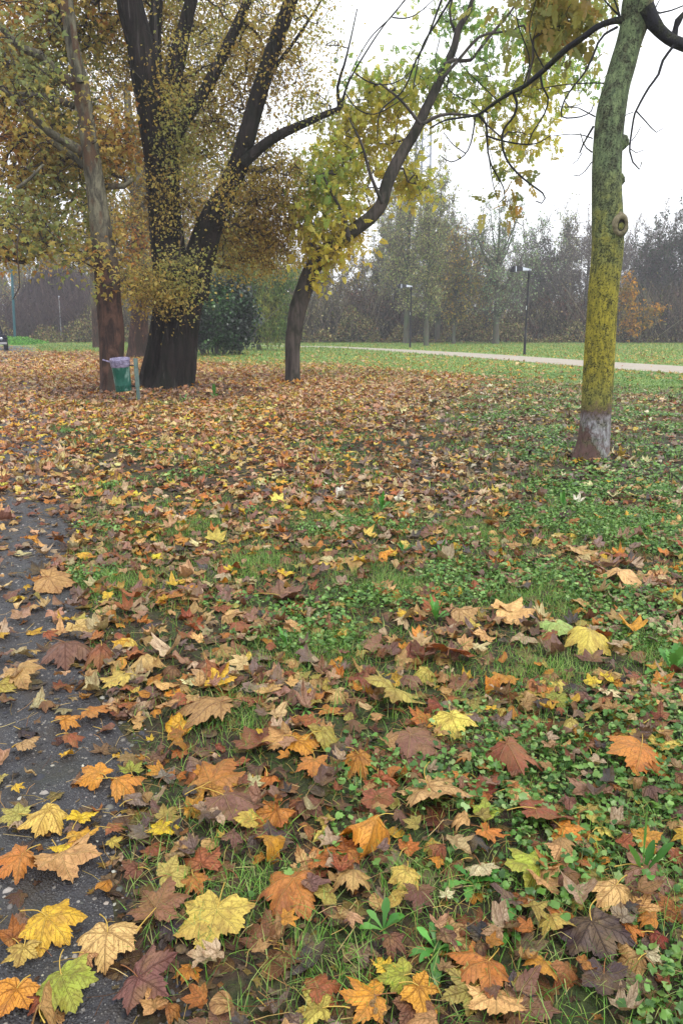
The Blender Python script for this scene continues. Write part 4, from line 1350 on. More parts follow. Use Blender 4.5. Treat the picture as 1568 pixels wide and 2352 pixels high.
# --- old black willow/poplar with four stems
def g0(x, y): return G(x, y)
b2 = G(385, 893)
D2 = b2[1]
fork = dict(D=D2)
def fringe(tb):
    rg = np.random.default_rng(4)
    a, b = [], []
    for _ in range(60):
        x = rg.uniform(355, 450); y = rg.uniform(600, 700)
        p = P(x, y, D2 - .62 + rg.normal() * .03)
        L = rg.uniform(.4, 1.2)
        a.append(p); b.append(p + np.array([rg.normal() * .15, -.1, -L]))
    segs(tb, np.array(a), np.array(b), np.full(60, .008), np.full(60, .004))
T2 = make_tree('old_tree', 'massive dark tree with black furrowed trunk forking into steep stems behind the bin', 'tree', b2,
    [dict(pts=[(382, 897, 132), (386, 880, 120), (392, 850, 112), (398, 800, 106), (405, 750, 103), (411, 700, 106), (416, 660, 112), (418, 630, 118)], D=D2, foot=True),
     dict(pts=[(400, 670, 84), (394, 610, 78), (388, 560, 73), (380, 480, 70), (375, 400, 70), (365, 330, 74), (350, 230, 72), (338, 170, 70), (322, 100, 60), (300, 10, 56), (280, -90, 46), (262, -220, 30)], D=[D2, D2, D2, D2, D2, D2 - .1, D2 - .2, D2 - .3, D2 - .4, D2 - .5, D2 - .6, D2 - .8], **{'from': .2}),
     dict(pts=[(436, 680, 78), (450, 620, 68), (468, 560, 62), (490, 500, 54), (520, 440, 46), (548, 380, 44), (566, 320, 40), (585, 250, 40), (605, 180, 38), (632, 100, 36), (662, 20, 32), (690, -70, 26), (720, -180, 16)], D=[D2, D2, D2 - .1, D2 - .3, D2 - .6, D2 - .8, D2 - 1, D2 - 1, D2 - 1.1, D2 - 1.2, D2 - 1.3, D2 - 1.5, D2 - 1.6]),
     dict(pts=[(358, 250, 40), (357, 170, 34), (355, 90, 30), (362, 0, 26), (372, -90, 18)], D=D2 + .3),
     dict(pts=[(375, 320, 42), (388, 240, 42), (402, 160, 40), (420, 80, 34), (440, 0, 28), (462, -90, 20)], D=D2 + .1),
     dict(pts=[(382, 400, 30), (412, 300, 30), (440, 250, 30), (470, 210, 28), (500, 150, 26), (530, 90, 24), (565, 10, 20), (600, -80, 14)], D=D2 - .3),
     dict(pts=[(556, 375, 26), (590, 345, 24), (620, 322, 22), (660, 300, 20), (700, 283, 17), (740, 265, 15), (775, 252, 14), (784, 240, 12)], D=D2 - 1),
     dict(pts=[(780, 250, 12), (775, 200, 8), (790, 150, 6), (805, 90, 4), (820, 20, 3)], D=D2 - 1),
     dict(pts=[(782, 248, 9), (800, 190, 5), (840, 120, 4), (880, 60, 3), (930, 0, 3)], D=D2 - 1),
     dict(pts=[(602, 190, 14), (650, 130, 9), (700, 60, 7), (750, -20, 5)], D=D2 - 1.1),
     ],
    [(330, 90, D2 + 2.3, 150, 150, 2.0, 300), (470, 60, D2 + 2.3, 150, 130, 2.2, 240), (560, 150, D2 + 1.6, 130, 150, 1.8, 190), (470, 300, D2 + 2, 120, 130, 1.8, 240), (440, 100, D2 - 1.2, 190, 170, .8, 40),
     (680, 60, D2 - .5, 110, 110, 2.2, 95), (700, 210, D2 - 1, 90, 70, 1.6, 50), (600, 440, D2 + 1.4, 110, 110, 2.0, 330), (540, 560, D2 + 1.6, 110, 60, 1.8, 240),
     (400, 460, D2 + 1.6, 100, 90, 1.4, 120), (400, 420, D2 - .6, 45, 130, .35, 55), (395, 250, D2 - .7, 40, 120, .3, 45), (420, 620, D2 - .9, 48, 50, .4, 34), (385, 670, D2 - .9, 62, 48, .5, 60), (330, 655, D2 - .6, 60, 44, .8, 56),
     (520, 440, D2 - 1.2, 35, 70, .3, 22), (450, -250, D2, 380, 170, 4.5, 200), (640, 560, D2 + 3, 60, 70, 1.2, 110)],
    bark_black, 'kite', .066, 30, .34, ['947a42', 'b29a50', 'c4ac58', 'ccba68', 'a8a862'], [4, 5, 4, 4, 3], group=None, trunk_sides=96, ridge=.16, rfreq=7.5, lump=.08, flute=.16, step=.10, tw=.0045, seed=2, zs=.25, leafsigma=.5, extra=fringe, hang=.3)

# --- plane tree beside the bin
b1 = G(258, 903)
D1 = b1[1]
T1 = make_tree('plane_tree', 'tall plane tree with flaking reddish brown bark directly behind the green bin', 'tree', b1,
    [dict(pts=[(261, 906, 66), (260, 880, 58), (258, 840, 54), (257, 780, 56), (252, 700, 56), (246, 620, 54), (238, 560, 50), (230, 500, 48), (222, 440, 44), (213, 380, 42), (206, 330, 40), (198, 280, 38), (190, 220, 38), (184, 180, 34), (172, 130, 30), (160, 60, 26), (148, 0, 24), (130, -100, 18), (120, -220, 10)], D=D1, foot=True),
     dict(pts=[(176, 205, 26), (150, 180, 24), (122, 155, 22), (90, 125, 20), (50, 110, 18), (20, 80, 15), (-20, 40, 12), (-80, 0, 8)], D=[D1, D1 - .2, D1 - .4, D1 - .6, D1 - .8, D1 - 1, D1 - 1.2, D1 - 1.5]),
     dict(pts=[(172, 245, 16), (140, 233, 14), (110, 222, 13), (60, 216, 11), (0, 212, 8), (-50, 205, 5)], D=D1 + .2),
     dict(pts=[(190, 350, 24), (150, 325, 20), (115, 305, 18), (80, 270, 16), (50, 240, 14), (20, 215, 12), (-20, 200, 9)], D=[D1, D1 - .3, D1 - .5, D1 - .8, D1 - 1, D1 - 1.3, D1 - 1.7]),
     dict(pts=[(196, 378, 20), (160, 352, 16), (125, 330, 14), (95, 305, 12), (70, 285, 9)], D=D1 + .3),
     dict(pts=[(186, 190, 18), (176, 120, 16), (168, 50, 14), (160, -30, 10)], D=D1 - .3),
     dict(pts=[(216, 432, 18), (250, 428, 14), (285, 428, 12), (305, 412, 8)], D=D1 + .5),
     dict(pts=[(40, 432, 8), (70, 410, 7), (100, 378, 5)], D=D1 - 2),
     dict(pts=[(48, 520, 3.5), (40, 570, 3), (44, 620, 2.6), (46, 660, 2.2), (30, 688, 1.6)], D=D1 - 2), dict(pts=[(225, 620, 5), (170, 590, 3.5), (120, 575, 3), (60, 600, 2)], D=D1 - .4)],
    [(60, 60, D1 + 1.9, 130, 140, 1.8, 330), (210, 40, D1 + 1.9, 100, 110, 1.6, 180), (60, 240, D1 + 1.7, 120, 110, 1.8, 260), (90, 420, D1 + 1.2, 140, 110, 1.8, 300), (70, 140, D1 - 1.6, 110, 160, .8, 40), (50, 540, D1 - .5, 110, 70, 1.6, 150),
     (250, 330, D1 + 1, 70, 100, 1.4, 110), (230, 560, D1 + .6, 60, 60, .8, 50), (100, -200, D1, 260, 150, 4, 110), (-160, 200, D1, 120, 260, 2.4, 90), (185, 600, D1 - .9, 40, 30, .4, 14), (250, 655, D1 - .5, 25, 12, .2, 9)],
    bark_plane, 'palm', .092, 13, .38, ['88905a', 'a0a058', 'bcaa5c', 'ccb25e', 'bc8a4a'], [2.5, 4, 5, 5, 1.6], trunk_sides=48, ridge=.04, rfreq=3, lump=.07, flute=.07, step=.12, tw=.0055, seed=5, leafsigma=.42, droop=.7)

# --- two plane trees standing behind
b1b = G(226, 800); D1b = b1b[1]
make_tree('plane_tree', 'straight narrow trunk of a plane tree seen just left behind the nearest plane', 'tree', b1b,
    [dict(pts=[(227, 802, 28), (226, 780, 25), (222, 700, 24), (219, 620, 23), (214, 520, 22), (207, 420, 20), (200, 330, 17), (190, 200, 12), (185, 100, 8)], D=D1b, foot=True),
     dict(pts=[(214, 520, 9), (150, 430, 7), (90, 380, 5)], D=D1b), dict(pts=[(210, 450, 9), (270, 360, 7), (320, 300, 5)], D=D1b)],
    [(150, 380, D1b, 160, 130, 5, 260), (120, 560, D1b - 3, 130, 60, 4, 120), (300, 260, D1b, 130, 150, 5, 200)],
    bark_plane, 'kite', .17, 17, .8, ['8c7e44', 'aa9850', 'bca458', 'c08e48'], [3, 5, 4, 3], seed=8, trunk_sides=16, lump=.05, tw=.012, step=.5, leafmat=M['farcrown'])
b1c = G(318, 822); D1c = b1c[1]
make_tree('plane_tree', 'gnarled trunk with spreading roots between the near plane and the black tree', 'tree', b1c,
    [dict(pts=[(320, 824, 62), (318, 808, 50), (318, 780, 44), (320, 740, 40), (322, 680, 38), (321, 600, 36), (320, 520, 35), (318, 440, 33), (314, 380, 28), (300, 300, 20), (290, 200, 14)], D=D1c, foot=True),
     dict(pts=[(330, 824, 20), (336, 800, 18), (338, 770, 14)], D=D1c - .2, nonode=True),
     dict(pts=[(317, 450, 22), (280, 400, 14), (240, 350, 11), (225, 335, 8)], D=D1c), dict(pts=[(318, 430, 18), (350, 330, 12), (380, 240, 8)], D=D1c)],
    [(250, 400, D1c, 130, 120, 3.5, 260), (300, 550, D1c - 2.5, 80, 90, 1.6, 170), (300, 640, D1c - 2, 60, 50, 1.2, 90), (420, 300, D1c + 2, 130, 140, 4, 260), (180, 250, D1c, 130, 150, 4, 200)],
    bark_plane, 'kite', .14, 17, .6, ['8c7a44', 'aa9450', 'c0a658', '98985a', 'b87e44'], [3, 5, 4, 2, 2], seed=9, trunk_sides=28, ridge=.05, lump=.12, flute=.12, tw=.009, step=.3, leafmat=M['farcrown'])

# --- leaning maple
b3 = G(672, 882); D3 = b3[1]
T3 = make_tree('leaning_tree', 'leaning tree with smooth grey trunk curving right under a yellow green crown', 'tree', b3,
    [dict(pts=[(673, 884, 42), (672, 870, 36), (672, 840, 34), (672, 800, 34), (676, 760, 37), (683, 715, 40), (697, 670, 40), (716, 620, 38), (742, 585, 36), (775, 555, 33), (812, 528, 31), (850, 500, 30), (876, 468, 29), (888, 425, 29), (905, 385, 28), (930, 340, 26), (955, 300, 24), (978, 250, 22), (1000, 205, 21), (1022, 155, 20), (1042, 110, 17), (1053, 65, 15), (1078, 20, 12), (1100, -60, 9), (1120, -150, 6)], D=D3, foot=True, **{'from': .35}),
     dict(pts=[(1020, 150, 12), (1041, 138, 9), (1080, 138, 8), (1115, 93, 8), (1167, 33, 6), (1210, -30, 4)], D=D3 - .3),
     dict(pts=[(1010, 185, 8), (1050, 140, 8), (1100, 85, 7), (1140, 75, 5), (1180, 70, 4)], D=D3 - .5),
     dict(pts=[(1046, 75, 8), (1035, 50, 6), (1032, 20, 5), (1050, -30, 4)], D=D3 + .2),
     dict(pts=[(800, 545, 14), (790, 500, 9), (760, 440, 7), (740, 400, 4)], D=D3 - .4), dict(pts=[(878, 468, 10), (850, 400, 8), (830, 330, 6), (800, 270, 4)], D=D3 - .4),
     dict(pts=[(965, 285, 9), (920, 230, 6), (870, 190, 4)], D=D3 - .3), dict(pts=[(970, 285, 10), (1010, 265, 8), (1050, 262, 6), (1100, 268, 4)], D=D3 - .4),
     dict(pts=[(735, 600, 10), (715, 560, 7), (700, 500, 5)], D=D3 - .3)],
    [(750, 530, D3 + .1, 90, 75, .9, 66), (720, 470, D3, 80, 85, .9, 62), (780, 420, D3 + .7, 95, 95, .9, 88), (830, 320, D3 + 1.1, 110, 90, .7, 95), (870, 220, D3 + 1.0, 90, 70, .7, 70), (950, 190, D3 + 1.3, 60, 50, .6, 26),
     (945, 430, D3 + 1.2, 60, 50, .8, 42), (1010, 250, D3 + .9, 50, 40, .6, 16), (765, 595, D3 - .2, 60, 28, .6, 22), (740, 640, D3, 25, 25, .4, 8), (1100, 190, D3 + .5, 90, 55, 1.0, 34), (1180, 270, D3 + .2, 80, 90, 1.0, 48), (1230, 330, D3 + .2, 45, 45, .8, 14),
     (1060, 30, D3 + 1.2, 110, 50, .8, 26), (1200, 80, D3 + .5, 110, 60, 1.2, 32), (1300, 60, D3 + .5, 80, 70, 1.2, 44), (1330, 180, D3, 50, 40, .8, 12), (1020, -150, D3, 250, 90, 2, 50), (1250, 180, D3, 60, 50, 1, 26)],
    mat_bark('smooth_grey_bark', srgb('2a2524'), srgb('5c544e'), None, 9, .12, .5, .01, moss=srgb('20261a')), 'pinnate', .145, 12, .42, ['84a858', 'a8b858', 'c8c45a', 'd8ca54', 'd4be54'], [2.5, 5, 6, 5, 2], trunk_sides=36, ridge=.02, lump=.05, step=.1, tw=.004, seed=12, zbias=.30, cclump=1.0, droop=.6)

# --- mossy ash in front on the right
b4 = G(1352, 1066); D4 = b4[1]
def ash_extras(tb):
    rg = np.random.default_rng(8)
    # root flare to the left and toe to the right
    for (x0, y0, x1, y1, w0, w1) in [(1352, 1000, 1318, 1068, 34, 26), (1380, 1010, 1388, 1056, 26, 22)]:
        p, q = P(x0, y0, D4), G(x1, y1)
        m_ = (p + q) / 2
        tube(tb, [[*p, PX(p, w0) / 2], [*m_, PX(m_, (w0 + w1) / 2) / 2], [q[0], q[1] + .02, -.05, PX(q, w1) / 2 * 1.25]], 14, .03, lump=.2, seed=3)
    tube(tb, [[*P(1400, 530, D4), .13], [*P(1414, 522, D4 - .06), .125], [*P(1426, 517, D4 - .13), .095]], 18, .02, lump=.12, seed=4)
    # stubs of shed limbs
    for (x0, y0, x1, y1, w0, w1) in [(1418, 330, 1441, 322, 44, 22), (1415, 415, 1432, 408, 34, 18)]:
        p, q = P(x0, y0, D4), P(x1, y1, D4 - .02)
        tube(tb, [[*p, PX(p, w0) / 2], [*(p * .4 + q * .6), PX(q, (w0 + w1) / 2) / 2], [*q, PX(q, w1) / 2], [*(q + (q - p) * .06), PX(q, w1) / 5]], 14, .02, lump=.15, seed=6)
def tw_(pts, D, w0=4.0, w1=1.6):
    n_ = len(pts)
    w0, w1 = w0 * 1.15, w1 * 1.35
    return dict(pts=[(a, b, w0 + (w1 - w0) * k / (n_ - 1)) for k, (a, b) in enumerate(pts)], D=D, nonode=True)
ash_limbs = [dict(pts=[(1352, 1074, 96), (1356, 1050, 84), (1361, 1020, 73), (1365, 990, 69), (1368, 950, 67), (1371, 900, 67), (1375, 820, 67), (1381, 720, 67), (1386, 650, 68), (1393, 583, 70), (1394, 520, 70), (1392, 440, 66), (1392, 370, 66), (1397, 300, 66), (1404, 248, 65), (1415, 198, 59), (1429, 149, 58), (1443, 99, 56), (1457, 50, 63), (1465, 0, 70), (1490, -90, 63), (1525, -220, 51), (1550, -380, 34)], D=D4, foot=True, **{'from': .7}),
    dict(pts=[(1440, 48, 24), (1425, 46, 17), (1400, 50, 14), (1370, 62, 14), (1335, 88, 14), (1300, 112, 14), (1268, 142, 13), (1240, 168, 12), (1200, 200, 10), (1172, 213, 9), (1130, 240, 7), (1100, 262, 6), (1060, 270, 5), (1020, 277, 4), (985, 295, 3)], D=[D4, D4, D4 + .1, D4 + .2, D4 + .3, D4 + .5, D4 + .7, D4 + .9, D4 + 1.1, D4 + 1.2, D4 + 1.4, D4 + 1.5, D4 + 1.6, D4 + 1.7, D4 + 1.8], sides=10),
    dict(pts=[(1480, 20, 44), (1497, 48, 34), (1512, 68, 28), (1535, 88, 26), (1560, 100, 26), (1600, 112, 24), (1680, 110, 20)], D=D4 - .1, sides=16),
    dict(pts=[(1546, 88, 16), (1551, 62, 12), (1556, 48, 16), (1566, 34, 10), (1590, 10, 8)], D=D4 - .1, sides=10),
    tw_([(1178, 213), (1186, 235), (1180, 265), (1155, 300), (1153, 335), (1165, 370), (1190, 400), (1220, 425), (1245, 443), (1251, 455), (1243, 467), (1230, 462)], D4 + 1.2, 6, 2),
    tw_([(1240, 168), (1245, 200), (1258, 225), (1250, 260), (1222, 305), (1212, 332)], D4 + .9, 5, 2),
    tw_([(1090, 265), (1088, 290), (1080, 330), (1065, 357), (1035, 372), (1012, 358)], D4 + 1.5, 4, 1.6),
    tw_([(1068, 352), (1040, 332), (1018, 304)], D4 + 1.5, 2.4, 1.4), tw_([(1100, 265), (1115, 285), (1118, 320), (1120, 350), (1128, 380), (1140, 402), (1155, 430), (1158, 455), (1145, 465)], D4 + 1.4, 5, 1.6),
    tw_([(1115, 312), (1160, 325), (1210, 332), (1240, 326), (1265, 310)], D4 + 1.4, 4, 1.6), tw_([(1122, 360), (1127, 395), (1133, 430), (1140, 450)], D4 + 1.4, 2.5, 1.4),
    tw_([(1417, 62), (1387, 79), (1372, 99), (1362, 126), (1340, 169), (1318, 196), (1295, 231), (1289, 268), (1333, 268), (1357, 255), (1362, 240)], D4 - .1, 5.5, 1.8),
    tw_([(1362, 290), (1350, 310), (1338, 332), (1330, 352)], D4 - .1, 5, 2.5), tw_([(1366, 268), (1347, 258), (1328, 248), (1283, 245)], D4 - .1, 3, 1.4),
    tw_([(1359, 350), (1346, 340), (1338, 328), (1332, 305)], D4 - .1, 3, 1.4), tw_([(1360, 318), (1340, 311), (1310, 308), (1270, 312)], D4 - .1, 2.6, 1.2), tw_([(1358, 372), (1342, 394), (1328, 404), (1315, 402)], D4 - .1, 2.6, 1.3),
    tw_([(1388, 191), (1345, 191), (1283, 196), (1230, 206)], D4 + .2, 3, 1.4), tw_([(1336, 350), (1325, 368), (1312, 378)], D4 - .1, 2, 1.2), tw_([(1296, 232), (1305, 245), (1322, 243), (1338, 236)], D4 - .1, 2, 1.2),
    tw_([(1546, 105), (1521, 139), (1511, 171), (1489, 201), (1469, 236), (1457, 260), (1449, 305), (1445, 347), (1452, 372), (1467, 389), (1473, 372)], D4 - .2, 6, 2),
    tw_([(1460, 255), (1481, 278), (1506, 304), (1521, 295)], D4 - .2, 3, 1.3), tw_([(1450, 323), (1460, 310), (1470, 292)], D4 - .2, 2, 1.3), tw_([(1446, 342), (1460, 351), (1478, 344)], D4 - .2, 2, 1.3), tw_([(1452, 258), (1440, 262), (1432, 268)], D4 - .2, 2, 1.3),
    tw_([(1501, 25), (1514, 30), (1540, 24), (1580, 8)], D4 - .1, 4, 2), tw_([(1500, 28), (1508, 10), (1518, -10)], D4 - .1, 3, 1.5),
    tw_([(1425, 40), (1400, 15), (1370, -20)], D4 + .1, 4, 2), tw_([(1422, 35), (1412, 5), (1398, -25)], D4, 4, 2),
    tw_([(933, -5), (896, 41), (851, 86), (814, 149), (795, 200), (785, 235)], D4 + 2, 3, 1.4), tw_([(1015, -5), (977, 97), (955, 138), (925, 208), (873, 257), (866, 324)], D4 + 2, 5, 2),
    tw_([(1040, -10), (1000, 55), (970, 105), (955, 165), (948, 205)], D4 + 2, 5, 2), tw_([(790, 210), (820, 250), (860, 262), (905, 240), (940, 215)], D4 + 2, 3, 1.5), tw_([(815, 168), (850, 190), (890, 194), (925, 180), (955, 150)], D4 + 2, 3, 1.4),
    tw_([(900, 40), (930, 42), (960, 30), (1000, -5)], D4 + 2, 3, 1.4), tw_([(1010, 85), (1000, 150), (1035, 210), (1080, 235), (1110, 260)], D4 + 2, 2.4, 1.2), tw_([(1195, 215), (1215, 140), (1190, 60), (1180, 0)], D4 + 1.3, 3, 1.6),
    tw_([(1150, 240), (1110, 200), (1060, 150), (1020, 90)], D4 + 1.6, 2.4, 1.2), tw_([(1250, 160), (1225, 110), (1215, 60), (1230, 0)], D4 + 1, 3, 1.6)]
def mat_ash():
    m, n, out = newmat('mossy_ash_bark'); t = NT(n)
    v = t.obj((1, 1, .35)); vv = t.obj((1, 1, 1))
    x, y, z = t.sep(vv)
    n1 = t.noise(v, 9, 6, .65, .5); n2 = t.noise(vv, 55, 4, .7); n3 = t.noise(vv, 2.2, 4, .6); n4 = t.noise(v, 26, 5, .7); n6 = t.noise(vv, 7, 5, .7)
    zz = t.math('ADD', z, t.math('MULTIPLY', t.math('SUBTRACT', n3, .5), .9))
    zx = t.math('ADD', z, t.math('MULTIPLY', t.math('SUBTRACT', n6, .5), .6))
    brown = t.mix(n1, srgb('3a2a26'), srgb('6e5650'))
    greyw = t.mix(t.ramp(n4, .35, .65), srgb('5e5c5e'), srgb('a09fa2'))
    olive = t.mix(t.ramp(n4, .35, .65), srgb('5c5c30'), srgb('949044'))
    yel = t.mix(t.ramp(n4, .35, .65), srgb('625f28'), srgb('a69a38'))
    grn = t.mix(t.ramp(n4, .35, .65), srgb('3f4c3a'), srgb('7c8c62'))
    dk = t.mix(n1, srgb('3a4038'), srgb('5e6250'))
    pink = t.mix(n1, srgb('6a5a4c'), srgb('a48a74'))
    c = t.mix(t.ramp(zx, .60, .72), brown, olive)
    # pale paint-like patch, lower right side
    pm = t.math('MULTIPLY', t.ramp(t.math('ADD', t.math('MULTIPLY', x, 1.5), t.math('SUBTRACT', zx, .28)), -.02, .04), t.math('SUBTRACT', 1.0, t.ramp(t.math('ADD', zx, t.math('MULTIPLY', n4, .2)), .60, .72)))
    pm = t.math('MULTIPLY', pm, t.ramp(t.math('ADD', t.math('MULTIPLY', n4, .6), t.math('MULTIPLY', n6, .4)), .38, .50))
    c = t.mix(pm, c, greyw)
    c = t.mix(t.math('MULTIPLY', t.ramp(zz, .8, 1.1), t.math('SUBTRACT', 1.0, t.ramp(zz, 1.7, 2.3))), c, yel)
    c = t.mix(t.ramp(zz, 2.1, 2.6), c, t.mix(t.ramp(n6, .4, .6), olive, grn))
    c = t.mix(t.ramp(zz, 2.6, 3.1), c, t.mix(t.ramp(n6, .45, .6), grn, dk))
    band = t.math('MULTIPLY', t.ramp(zz, 3.3, 3.7), t.ramp(t.math('ADD', x, t.math('MULTIPLY', n3, .3)), .28, .40))
    c = t.mix(t.math('MULTIPLY', band, .7), c, pink)
    la = t.node('ShaderNodeAttribute', attribute_name='Col'); lr = t.sep(la.outputs['Color'])[0]
    c = t.mix(t.math('SUBTRACT', 1.0, t.ramp(lr, .1, .4)), c, t.mix(n1, srgb('1e1e24'), srgb('38383e')))
    pit = t.math('MULTIPLY', t.ramp(t.math('ADD', n2, t.math('MULTIPLY', n6, .25)), .655, .70), t.ramp(zx, .55, .8))
    c = t.mix(t.math('MULTIPLY', t.ramp(n6, .50, .62), .45), c, t.mix(n4, srgb('40482c'), srgb('6c7048')))
    c = t.mix(t.math('MULTIPLY', pit, .85), c, srgb('1f2218'))
    vo = t.node('ShaderNodeTexVoronoi', feature='DISTANCE_TO_EDGE')
    wv = t.node('ShaderNodeVectorMath', operation='ADD')
    t.link(t.obj((1, 1, .4)), wv.inputs[0]); nv = t.node('ShaderNodeTexNoise'); nv.inputs['Scale'].default_value = 6
    t.link(vv, nv.inputs['Vector']); ms = t.node('ShaderNodeVectorMath', operation='SCALE'); ms.inputs['Scale'].default_value = .22
    t.link(nv.outputs['Color'], ms.inputs[0]); t.link(ms.outputs[0], wv.inputs[1]); t.link(wv.outputs[0], vo.inputs['Vector']); vo.inputs['Scale'].default_value = 17
    crk = t.math('SUBTRACT', 1.0, t.ramp(vo.outputs['Distance'], .01, .06), clamp=True)
    crk = t.math('MULTIPLY', crk, t.ramp(n6, .42, .6))
    c = t.mix(t.math('MULTIPLY', crk, .6), c, srgb('26241c'))
    h = t.math('ADD', t.math('MULTIPLY', n1, .8), t.math('MULTIPLY', n2, -.5))
    h = t.math('ADD', h, t.math('MULTIPLY', crk, -1.0))
    h = t.math('ADD', h, n4)
    t.link(t.pbsdf(c, .85, t.bump(h, .8, .012), .25), out.inputs[0])
    return m
T4 = make_tree('ash_tree', 'nearest tree, mossy yellow green trunk with a pruned knot hole and whitish base', 'tree', b4, ash_limbs,
    [(1330, 40, D4 + 1.4, 85, 70, .8, 14), (1290, -40, D4 + 1.8, 120, 60, 1.0, 18), (1240, 60, D4 + 1.6, 70, 70, .8, 12), (1165, 462, D4 + 1.4, 16, 6, .1, 4), (1400, -260, D4, 300, 100, 1.5, 60)],
    mat_ash(), 'pinnate', .135, 10, .30, ['8c8c4e', 'a29c54', 'ac9a56', 'a88c4c', '7c884e'], [4, 5, 4, 2, 2], trunk_sides=72, ridge=.015, rfreq=4, lump=.045, step=.035, tw=.0018, seed=15, extra=ash_extras, droop=.9)
# the pruned knot: a raised ring round a shallow disc, coloured dark for the shade in a hole
c_ = P(1427, 517, D4 - .178)
nrm = np.array([.22, -.96, -.10]); nrm /= np.linalg.norm(nrm)
ux = np.cross(nrm, [0, 0, 1.0]); ux /= np.linalg.norm(ux); uz = np.cross(ux, nrm)
kb = MB(); prof = [(.135, -.14), (.112, -.05), (.096, -.006), (.082, .008), (.066, .004), (.053, -.008), (.048, -.03), (.040, -.07)]
n_a = 40; V = []
for a_ in range(n_a):
    th = a_ * 2 * math.pi / n_a
    for r_, h_ in prof:
        r2 = r_ * (1 + .08 * mnoise.noise(Vector((math.cos(th) * 1.5, math.sin(th) * 1.5, r_ * 20))))
        V.append(c_ + ux * (r2 * math.cos(th) * .82) + uz * (r2 * math.sin(th) * 1.12) + nrm * h_)
m_ = len(prof)
Qd = [[a_ * m_ + q, a_ * m_ + q + 1, ((a_ + 1) % n_a) * m_ + q + 1, ((a_ + 1) % n_a) * m_ + q] for a_ in range(n_a) for q in range(m_ - 1)]
kb.add(np.array(V), Q=Qd)
ring = kb.build('knot', mat_bark('knot_wood', srgb('57523f'), srgb('8f866c'), None, 14, 1, .8, .01), T4, origin=b4)
hb_ = MB()
V = [c_ - nrm * .03] + [c_ + ux * (.058 * math.cos(a_ * .2618) * .82) + uz * (.058 * math.sin(a_ * .2618) * 1.12) - nrm * .008 for a_ in range(24)]
hb_.add(np.array(V), [[0, 1 + (q + 1) % 24, 1 + q] for q in range(24)])
hb_.build('hole', mat_plain('hollow_shade', srgb('1c1613'), .9), ring, origin=b4)

# ------------------------------------------------------------------ shrub and willow behind the black tree
def bush(name, label, cat, x, ybase, wpx, hpx, depth, n, shape, size, cols, cw, mat, stems=14, seed=0, lowgap=.1, group=None):
    b = G(x, ybase); D = b[1]
    rng = np.random.default_rng(seed)
    limbs = []
    for q in range(stems):
        dx = rng.normal() * wpx * .28; tp = rng.uniform(.5, .95)
        limbs.append(dict(pts=[(x + dx * .35, ybase + 1, 3), (x + dx * .7, ybase - hpx * tp * .5, 2.4), (x + dx * 1.2, ybase - hpx * tp, 1)], D=D + rng.normal() * depth * .3, foot=False, **{'from': .1}))
    return make_tree(name, label, cat, b, limbs, [(x, ybase - hpx * .42, D, wpx / 2, hpx * .42, depth, n // 2), (x - wpx * .18, ybase - hpx * .68, D, wpx * .26, hpx * .30, depth * .7, n // 5), (x + wpx * .22, ybase - hpx * .60, D, wpx * .34, hpx * .30, depth * .7, n // 5), (x, ybase - hpx * .3, D, wpx * .62, hpx * .25, depth, n // 8), (x + wpx * .08, ybase - hpx * .85, D, wpx * .16, hpx * .2, depth * .5, n // 14)], bark_far, shape, size, 26, .45, cols, cw,
                     leafmat=mat, trunk_sides=6, lump=0, tw=.008, seed=seed, group=group, step=.5)
bush('evergreen_shrub', 'dark green evergreen shrub growing right behind the black trunk', 'shrub', 503, 817, 134, 178, 1.8, 1100, 'oval', .17, ['12260e', '1c3a18', '2a4c22', '567a46'], [6, 5, 3, 1], M['evergreen'], 22, 3, lowgap=.0)
bw = G(590, 806); Dw = bw[1]
make_tree('willow_tree', 'willow with pale green narrow drooping leaves right of the evergreen shrub', 'tree', bw,
    [dict(pts=[(596, 807, 12), (590, 770, 10), (580, 700, 9), (575, 620, 8), (570, 540, 6)], D=Dw, foot=True), dict(pts=[(584, 740, 6), (620, 690, 4), (650, 650, 3)], D=Dw), dict(pts=[(578, 680, 6), (540, 620, 4), (520, 580, 3)], D=Dw), dict(pts=[(576, 640, 5), (610, 590, 4), (640, 560, 3)], D=Dw)],
    [(600, 690, Dw, 75, 80, 2.2, 330), (545, 620, Dw - 1.5, 60, 40, 1.5, 130), (630, 620, Dw, 50, 60, 2, 120), (625, 745, Dw, 50, 26, 1.5, 60)],
    bark_far, 'lance', .26, 24, .7, ['4f6a34', '6f8448', '93a05c', 'a9a858'], [3, 5, 4, 2], leafmat=M['farcrown'], trunk_sides=8, tw=.010, seed=31, droop=1.2, hang=.7, step=.5)

# ------------------------------------------------------------------ far trees along the wood's edge
KINDS = {
 'tall': dict(h=17, w=5.5, cols=['8a9a64', 'a8ac70', 'b8b07c', '98906a'], cw=[3, 4, 2, 1], per=13, n=420, fork=.25, th=.32, leaf=.22, shape='kite'),
 'broad': dict(h=12.5, w=11, cols=['7c9470', '94a880', 'aab488'], cw=[3, 4, 2], per=10, n=520, fork=.22, th=.36, leaf=.2, shape='kite'),
 'bare': dict(h=11, w=6.5, cols=['7c766c', '928a7a', 'a49c80'], cw=[3, 3, 1], per=5, n=520, fork=.12, th=.2, leaf=.18, shape='kite'),
 'ochre': dict(h=10, w=5.5, cols=['908650', 'b09e58', 'c09c4c', '868c5a'], cw=[3, 4, 2, 3], per=16, n=340, fork=.2, th=.2, leaf=.22, shape='kite'),
 'dark': dict(h=11.5, w=7, cols=['33402f', '46543c', '5a6448', '584a46'], cw=[4, 4, 2, 2], per=18, n=440, fork=.1, th=.22, leaf=.22, shape='kite'),
}
